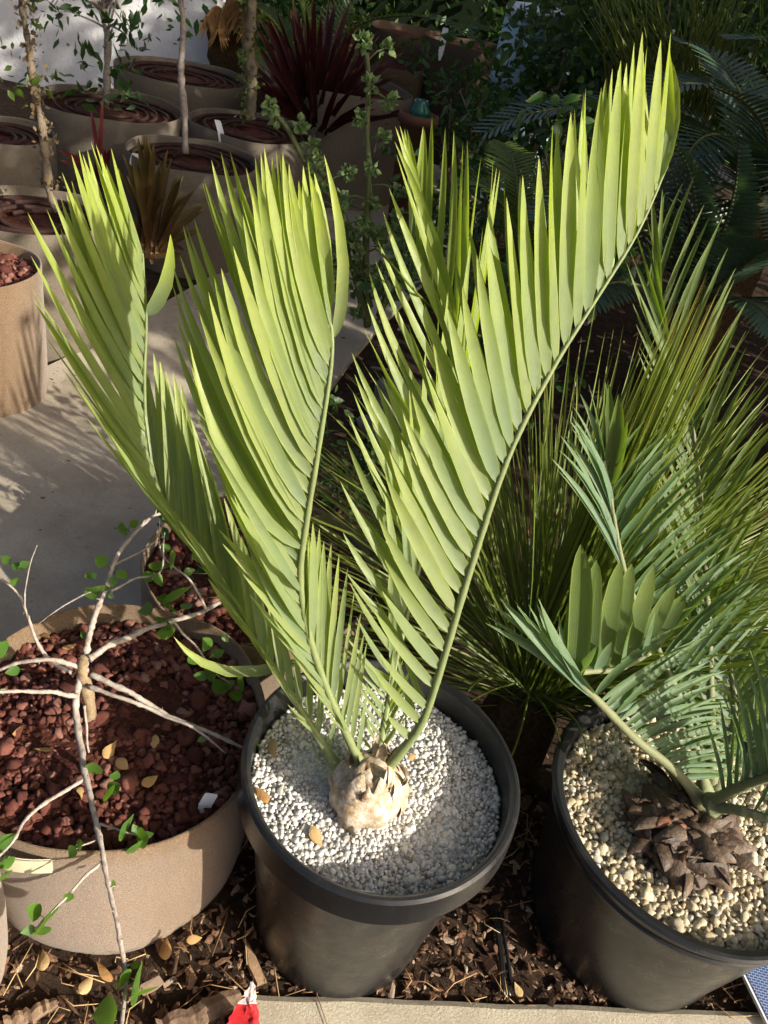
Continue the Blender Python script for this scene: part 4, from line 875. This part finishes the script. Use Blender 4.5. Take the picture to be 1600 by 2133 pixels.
for P in ([(1570, 420, 3.1), (1480, 270, 3.1), (1340, 215, 3.1), (1200, 222, 3.1), (1090, 240, 3.05), (1015, 275, 3.0)],
          [(1570, 420, 3.1), (1600, 300, 3.0), (1560, 220, 2.95), (1480, 180, 2.9), (1400, 178, 2.85), (1330, 215, 2.8)],
          [(1570, 420, 3.1), (1540, 320, 2.9), (1490, 280, 2.75), (1440, 310, 2.65), (1410, 400, 2.55)],
          [(1570, 420, 3.1), (1500, 380, 2.9), (1430, 380, 2.7), (1370, 430, 2.6), (1330, 520, 2.5)],
          [(1570, 420, 3.1), (1560, 250, 3.3), (1500, 130, 3.5), (1400, 80, 3.6)],
          [(1570, 420, 3.1), (1640, 260, 3.1), (1650, 150, 3.1), (1600, 90, 3.1), (1520, 80, 3.1)],
          [(1570, 420, 3.1), (1650, 350, 2.8), (1680, 420, 2.6), (1660, 520, 2.4)],
          [(1570, 420, 3.1), (1420, 330, 3.3), (1290, 330, 3.4), (1190, 380, 3.4)]):
    arch_frond(dc, P, .0125, .21, 44)
dc4 = thing('dark_cycad', 'low dark cycad filling the shade behind the right frond tip', 'cycad', (*W(1440, 640, 2.5)[:2], 0))
c4b = W(1440, 640, 2.5)
mb = MB(); mb.lathe([(.001, 0), (.09, .01), (.1, .12), (.08, max(.15, c4b[2]-.02)), (.001, max(.17, c4b[2]))], (c4b[0], c4b[1], 0), 24, .15, 8); mb.build('trunk', 'fibre', dc4)
for e in ([(1440, 640, 2.5), (1380, 520, 2.45), (1300, 450, 2.4), (1210, 430, 2.35), (1120, 460, 2.3)], [(1440, 640, 2.5), (1400, 480, 2.5), (1340, 370, 2.5), (1260, 310, 2.5)], [(1440, 640, 2.5), (1450, 480, 2.5), (1440, 370, 2.5), (1400, 290, 2.5)],
          [(1440, 640, 2.5), (1500, 500, 2.5), (1530, 400, 2.5), (1540, 310, 2.5)], [(1440, 640, 2.5), (1540, 560, 2.4), (1600, 520, 2.3), (1660, 520, 2.2)], [(1440, 640, 2.5), (1350, 600, 2.35), (1270, 590, 2.25), (1190, 630, 2.15)], [(1440, 640, 2.5), (1520, 620, 2.3), (1580, 640, 2.2), (1630, 700, 2.1)], [(1440, 640, 2.5), (1430, 420, 2.7), (1380, 300, 2.8), (1300, 230, 2.9)]):
    arch_frond(dc4, e, .012, .19, 40)
dc2 = thing('dark_cycad', 'dark cycad with one long arching frond over the brown pots', 'cycad', (*W(640, 150, 5.9)[:2], 0))
for P in ([(630, 190, 5.8), (680, 105, 5.7), (750, 50, 5.6), (840, 32, 5.5), (920, 45, 5.4), (985, 80, 5.3)], [(630, 190, 5.8), (600, 90, 5.8), (560, 30, 5.8), (500, 0, 5.8)], [(630, 190, 5.8), (640, 90, 5.8), (620, 0, 5.8), (570, -40, 5.8)], [(630, 190, 5.8), (680, 80, 6), (740, 0, 6.1), (830, -40, 6.2)], [(630, 190, 5.8), (590, 120, 5.7), (555, 110, 5.6), (530, 140, 5.5)]):
    arch_frond(dc2, P, .016, .22, 44, 'leaf_olive')
dc3 = thing('dark_cycad', 'olive cycad seen between the bright cycad and the grass tree', 'cycad', (*W(1080, 520, 2.6)[:2], 0))
for P in ([(1090, 560, 2.6), (1060, 450, 2.6), (1010, 390, 2.6), (960, 380, 2.6)], [(1090, 560, 2.6), (1120, 430, 2.6), (1150, 350, 2.6), (1200, 320, 2.6)], [(1090, 560, 2.6), (1180, 500, 2.6), (1250, 480, 2.6), (1310, 510, 2.6)], [(1090, 560, 2.6), (1080, 420, 2.7), (1070, 340, 2.8), (1050, 300, 2.9)]):
    arch_frond(dc3, P, .009, .14, 36, 'leaf_olive')
# long thin grass blades hanging in at the top
hg = thing('reed_clump', 'tall clump of thin reeds at the top of the photo', 'reeds', (*W(1420, 250, 4.0)[:2], 0))
mb = MB()
for k in range(110):
    x = rng.uniform(1180, 1620); b = W(1400+rng.normal()*40, 330, 4.2); e = W(x, rng.uniform(-120, 40), 4.0+rng.normal()*.3)
    mb.tube(catmull(np.array([b, (b+e)/2+rng.normal(size=3)*.05, e]), 8), np.linspace(.005, .002, 8), 4)
mb.build('reeds', 'needle', hg, kind='stuff')

# pale blue drum with white lid
p = W(1110, 130, 6.0); t = thing('blue_drum', 'pale blue drum with a white lid half hidden in shrubs', 'drum', (p[0], p[1], 0))
zt = W(1150, 30, 6.0)[2]
mb = MB(); mb.lathe([(.001, 0), (.24, .01), (.25, .05), (.25, zt*.3), (.262, zt*.32), (.25, zt*.34), (.25, zt*.62), (.262, zt*.64), (.25, zt*.66), (.245, zt-.02), (.001, zt-.02)], (p[0], p[1], 0), 40); mb.build('body', 'blue_paint', t)
mb = MB(); mb.lathe([(.25, zt-.05), (.27, zt-.05), (.272, zt), (.255, zt+.02), (.1, zt+.035), (.001, zt+.04)], (p[0]+.02, p[1], 0), 40); mb.build('lid', 'white_plastic', t)
# terracotta pot with teal glass jar
p = W(868, 265, 4.6); t = thing('terracotta_pot', 'small terracotta pot in shade beside the path', 'plant pot', (p[0], p[1], 0))
zt = W(868, 235, 4.6)[2]
mb = MB(); mb.lathe([(.001, 0), (.06, .005), (.09, zt-.05), (.105, zt-.05), (.107, zt), (.095, zt), (.085, zt-.05), (.001, zt-.06)], (p[0], p[1], 0), 36); mb.build('wall', 'terracotta', t)
mb = MB(); mb.lathe([(.001, zt-.045), (.04, zt-.045), (.052, zt-.01), (.055, zt+.02), (.036, zt+.048), (.038, zt+.065), (.033, zt+.065), (.032, zt+.047), (.048, zt+.018), (.03, zt-.03), (.001, zt-.03)], (p[0], p[1], 0), 36, .06, 4)
tag(mb.build('glass_jar', 'teal'), 'teal green glass jar standing in the terracotta pot', 'jar')

# plant label stakes
def stake(px, py, Y, h, w_, label, lean=(0, 0), down=.06):
    c = W(px, py, Y); mb = MB(); th = .0008; top = c+np.array([lean[0], lean[1], h/2]); bot = c-np.array([lean[0], lean[1], h/2+down]); ax = np.array([1, .1, 0])*w_/2; ay = np.array([0, th, 0])
    vs = []
    for P_, k in ((bot, .35), (bot*.6+c*.4, .9), (c, 1), (top*.9+c*.1, 1), (top, .8)):
        vs += [P_-ax*k-ay, P_+ax*k-ay, P_+ax*k+ay, P_-ax*k+ay]
    f = [(4*i+k, 4*i+(k+1) % 4, 4*i+4+(k+1) % 4, 4*i+4+k) for i in range(4) for k in range(4)]+[(3, 2, 1, 0), (16, 17, 18, 19)]
    mb.add(vs, f); tag(mb.build('plant_label', 'label_white', smooth=False), label, 'plant label', 'white plant labels')
stake(428, 1676, Wz(428, 1676, .325)[1], .032, .020, 'white plant label standing at the rim of the lava-rock pot', (.006, .01))
stake(755, 1862, Wz(755, 1862, .408)[1], .030, .028, 'white plant label at the front of the white gravel', (0, -.004), .012)
stake(148, 262, 3.9, .09, .04, 'white plant label on the pot with the leafy tree', (.01, 0))
stake(460, 275, 4.1, .10, .03, 'thin white plant label beside the mossy trunk', (-.02, 0))
stake(700, 105, 5.6, .14, .03, 'thin white plant label above the burgundy plant')
stake(924, 82, 6.4, .14, .04, 'white plant label in the far brown pot')
stake(283, 335, 3.45, .06, .05, 'white plant label tucked behind the bromeliad', (.01, 0))

# ================================================================ small things at the front
# folded red cloth hat tip
b0 = Wz(500, 2150, .0); t = thing('red_wrapper', 'crumpled red wrapper with a pale torn tip lying at the kerb', 'wrapper', (b0[0], b0[1], 0))
cA, cB, cT = Wz(452, 2160, .006), Wz(545, 2160, .012), W(526, 2046, .548); gN = 16
def wrap_sheet(s0, s1, lift):
    m = MB(); vs = []
    for j in range(gN+1):
        s_ = s0+(s1-s0)*j/gN
        for k in range(gN+1):
            q = k/gN; p = (cA*(1-q)+cB*q)*(1-s_)+cT*s_
            fold = .011*math.sin(q*9+s_*2.5)*(1-s_)+.016*mnoise.noise(Vector((q*3.1, s_*4.2, 7)))*(1-s_*.6)+.006*mnoise.noise(Vector((q*9, s_*11, 3)))
            vs.append(p+np.array([.006*mnoise.noise(Vector((q*4, s_*9, 1))), -.35*fold, abs(fold)+lift]))
    m.add(vs, [(j*(gN+1)+k, j*(gN+1)+k+1, (j+1)*(gN+1)+k+1, (j+1)*(gN+1)+k) for j in range(gN) for k in range(gN)]); return m
wrap_sheet(0, .66, 0).build('foil', 'red_cloth', t); wrap_sheet(.6, 1, .0012).build('tip', 'tip_cloth', t)
# weathered boards
def board(p, q, w_, th, label):
    p, q = np.array(p), np.array(q); d = nrm(q-p); s_ = nrm(np.cross(d, [0, 0, 1])); mb = MB(); vs = []
    n_ = 14
    for i in range(n_+1):
        c = p+(q-p)*i/n_; j = rng.normal(size=2)*.0025; taper = 1-.5*(i/n_)**6
        for a, z in ((-1, 0), (-1, 1), (-.2, 1.15), (1, 1), (1, 0)): vs.append(c+s_*(a*w_/2*taper+j[0])+[0, 0, z*th+(j[1] if z else 0)])
    mb.add(vs, [(5*i+k, 5*i+5+k, 5*i+5+(k+1) % 5, 5*i+(k+1) % 5) for i in range(n_) for k in range(5)]+[(4, 3, 2, 1, 0), tuple(5*n_+k for k in range(5))])
    tag(mb.build('board', 'wood_old', smooth=False), label, 'board')
board(Wz(330, 2160, .005), Wz(500, 2080, .005), .035, .02, 'weathered board lying against the red cloth')
board(Wz(10, 2140, .005), Wz(120, 2092, .005), .02, .014, 'short weathered board near the lower corner pot')
# blue solar panel
pc = Wz(1592, 2072, .05); t = thing('solar_panel', 'small blue solar panel on the mulch beside the black pot', 'solar panel', (pc[0], pc[1], 0))
ex = nrm([.85, .5, .1]); ey = nrm(np.cross(nrm([-.3, -.6, 1]), ex))
def slab(mb, c, hx, hy, th):
    nz = np.cross(ex, ey); v = [c+ex*a*hx+ey*b*hy+nz*z*th for a in (-1, 1) for b in (-1, 1) for z in (0, 1)]; mb.add(v, BF)
o_ = pc+ex*.045
mb = MB(); slab(mb, o_, .066, .052, -.008); mb.build('frame', 'metal_grey', t, smooth=False)
mb = MB(); slab(mb, o_, .061, .047, .002); mb.build('cell_panel', 'solar_cell', t, smooth=False)
mb = MB(); mb.tube([o_-[0, 0, .005], [o_[0], o_[1], -.02]], .008, 8); mb.build('stake', 'cable', t)
# black drip tubing
for P, lab in (([(1035, 1900, .85), (1046, 1990, .78), (1052, 2040, .74), (1062, 2075, .72)], 0), ([(1042, 1900, .86), (1056, 1985, .78), (1064, 2040, .74), (1078, 2072, .72)], 1), ([(1030, 1905, .84), (1042, 1985, .78), (1046, 2035, .74), (1050, 2072, .72)], 2)):
    Q = np.array([Wz(x, y, .012) for x, y, _ in P]); mb = MB(); mb.tube(catmull(Q, 16), .0032, 7)
    tag(mb.build('drip_tube', 'cable'), 'thin black drip tube lying on mulch between the black pots', 'tube', 'black drip tubes')
Q = np.array([Wz(x, y, .012) for x, y in ((1370, 2090), (1420, 2060), (1470, 2030), (1530, 1995))]); mb = MB(); mb.tube(catmull(Q, 16), .008, 8)
tag(mb.build('irrigation_pipe', 'cable'), 'thick black irrigation pipe emerging from under the black pot', 'pipe')
# dry leaves
for px, py, z, s_, lab in ((660, 1742, .40, .03, 'tan dry leaf touching the front of the pale bulb'), (545, 1655, .40, .03, 'tan dry leaf on white gravel at the rim nearest the tan pot'), (570, 1560, .41, .035, 'dry leaf on white gravel under the shrub twig'), (640, 1500, .41, .03, 'dry leaf on white gravel at the back of the black pot'), (860, 1575, .41, .018, 'small dry leaf on white gravel behind the pale bulb'),
        (40, 1520, .315, .032, 'long dry leaf on lava rock nearest the photo edge'), (90, 1560, .315, .026, 'dry leaf on lava rock between two side branches'), (230, 1560, .315, .035, 'large dry leaf on lava rock beside the shrub trunk'), (256, 1590, .315, .03, 'dry leaf on lava rock just in front of the large one'), (100, 1330, .315, .035, 'dry leaf at the back rim of the lava rock'), (145, 1345, .315, .028, 'dry leaf on lava rock behind the shrub trunk'), (312, 1625, .315, .028, 'dry leaf in the shaded half of the lava rock'), (322, 1545, .315, .025, 'dry leaf on lava rock under the twin branches'), (168, 1652, .315, .024, 'small dry leaf on lava rock under the lowest fork'),
        (345, 1975, .02, .035, 'curled dry leaf on mulch just below the tan pot'), (216, 2024, .02, .042, 'largest dry leaf on mulch under the tan pot'), (405, 1955, .02, .026, 'dry leaf on mulch between the tan pot and the black pot'), (180, 2050, .02, .032, 'dry leaf on mulch near the short board'), (90, 1998, .02, .036, 'dry leaf on mulch beside the lower corner pot'), (1080, 2060, .02, .024, 'dry leaf on mulch between the two black pots')):
    p = Wz(px, py, z); a = rng.uniform(0, 6.3); d = np.array([math.cos(a), math.sin(a), rng.normal()*.2]); m = MB()
    blade(m, p-d*s_/2, p+d*s_/2, s_*.6, nrm([rng.normal()*.4, rng.normal()*.4, 1]), np.array([0, 0, -.006]), -.6, rng.normal()*.8, OV)
    tag(m.build('dry_leaf', 'dry_leaf'), lab, 'dry leaf', 'fallen dry leaves')

# ================================================================ hedge that closes the view and the unseen trees added to shade the back
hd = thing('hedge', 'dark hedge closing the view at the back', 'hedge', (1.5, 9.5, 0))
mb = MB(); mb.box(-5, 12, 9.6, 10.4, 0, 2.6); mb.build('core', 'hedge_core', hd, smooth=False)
mb = MB()
for k in range(520):
    leaf_spray(mb, (rng.uniform(-5, 12), 9.5+rng.normal()*.15, rng.uniform(.1, 2.7)), .4, 22, .11, LOW, .5)
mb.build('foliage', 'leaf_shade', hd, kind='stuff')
for tx, ty2, nn_, hw, lab in ((3.6, 2.2, 330, 1.75, 'nearer unseen broad tree added to shade the background'), (4.2, 5.3, 150, 1.3, 'second unseen tree added farther back to extend the shade')):
    st = thing('added_shade_tree', lab, 'tree', (tx, ty2, 0), 'unseen trees added for shade')
    mb = MB(); mb.tube(catmull(np.array([(tx, ty2, 0), (tx+.02, ty2+.05, 1.0), (tx-.1, ty2, 2.2), (tx-.05, ty2+.1, 3.4)]), 20), np.linspace(.12, .05, 20), 10); mb.build('trunk', 'bark_tan', st)
    mb = MB()
    for k in range(nn_):
        u = rng.uniform(-1, 1, 3); p = np.array([tx-.2+u[0]*.55, ty2+.15+u[1]*hw, 2.3+u[2]*1.6+(.6 if tx > 4 else 0)])
        leaf_spray(mb, p, .34, 30, .13, LOW, .6)
    mb.build('crown', 'leaf_shade', st, kind='stuff')
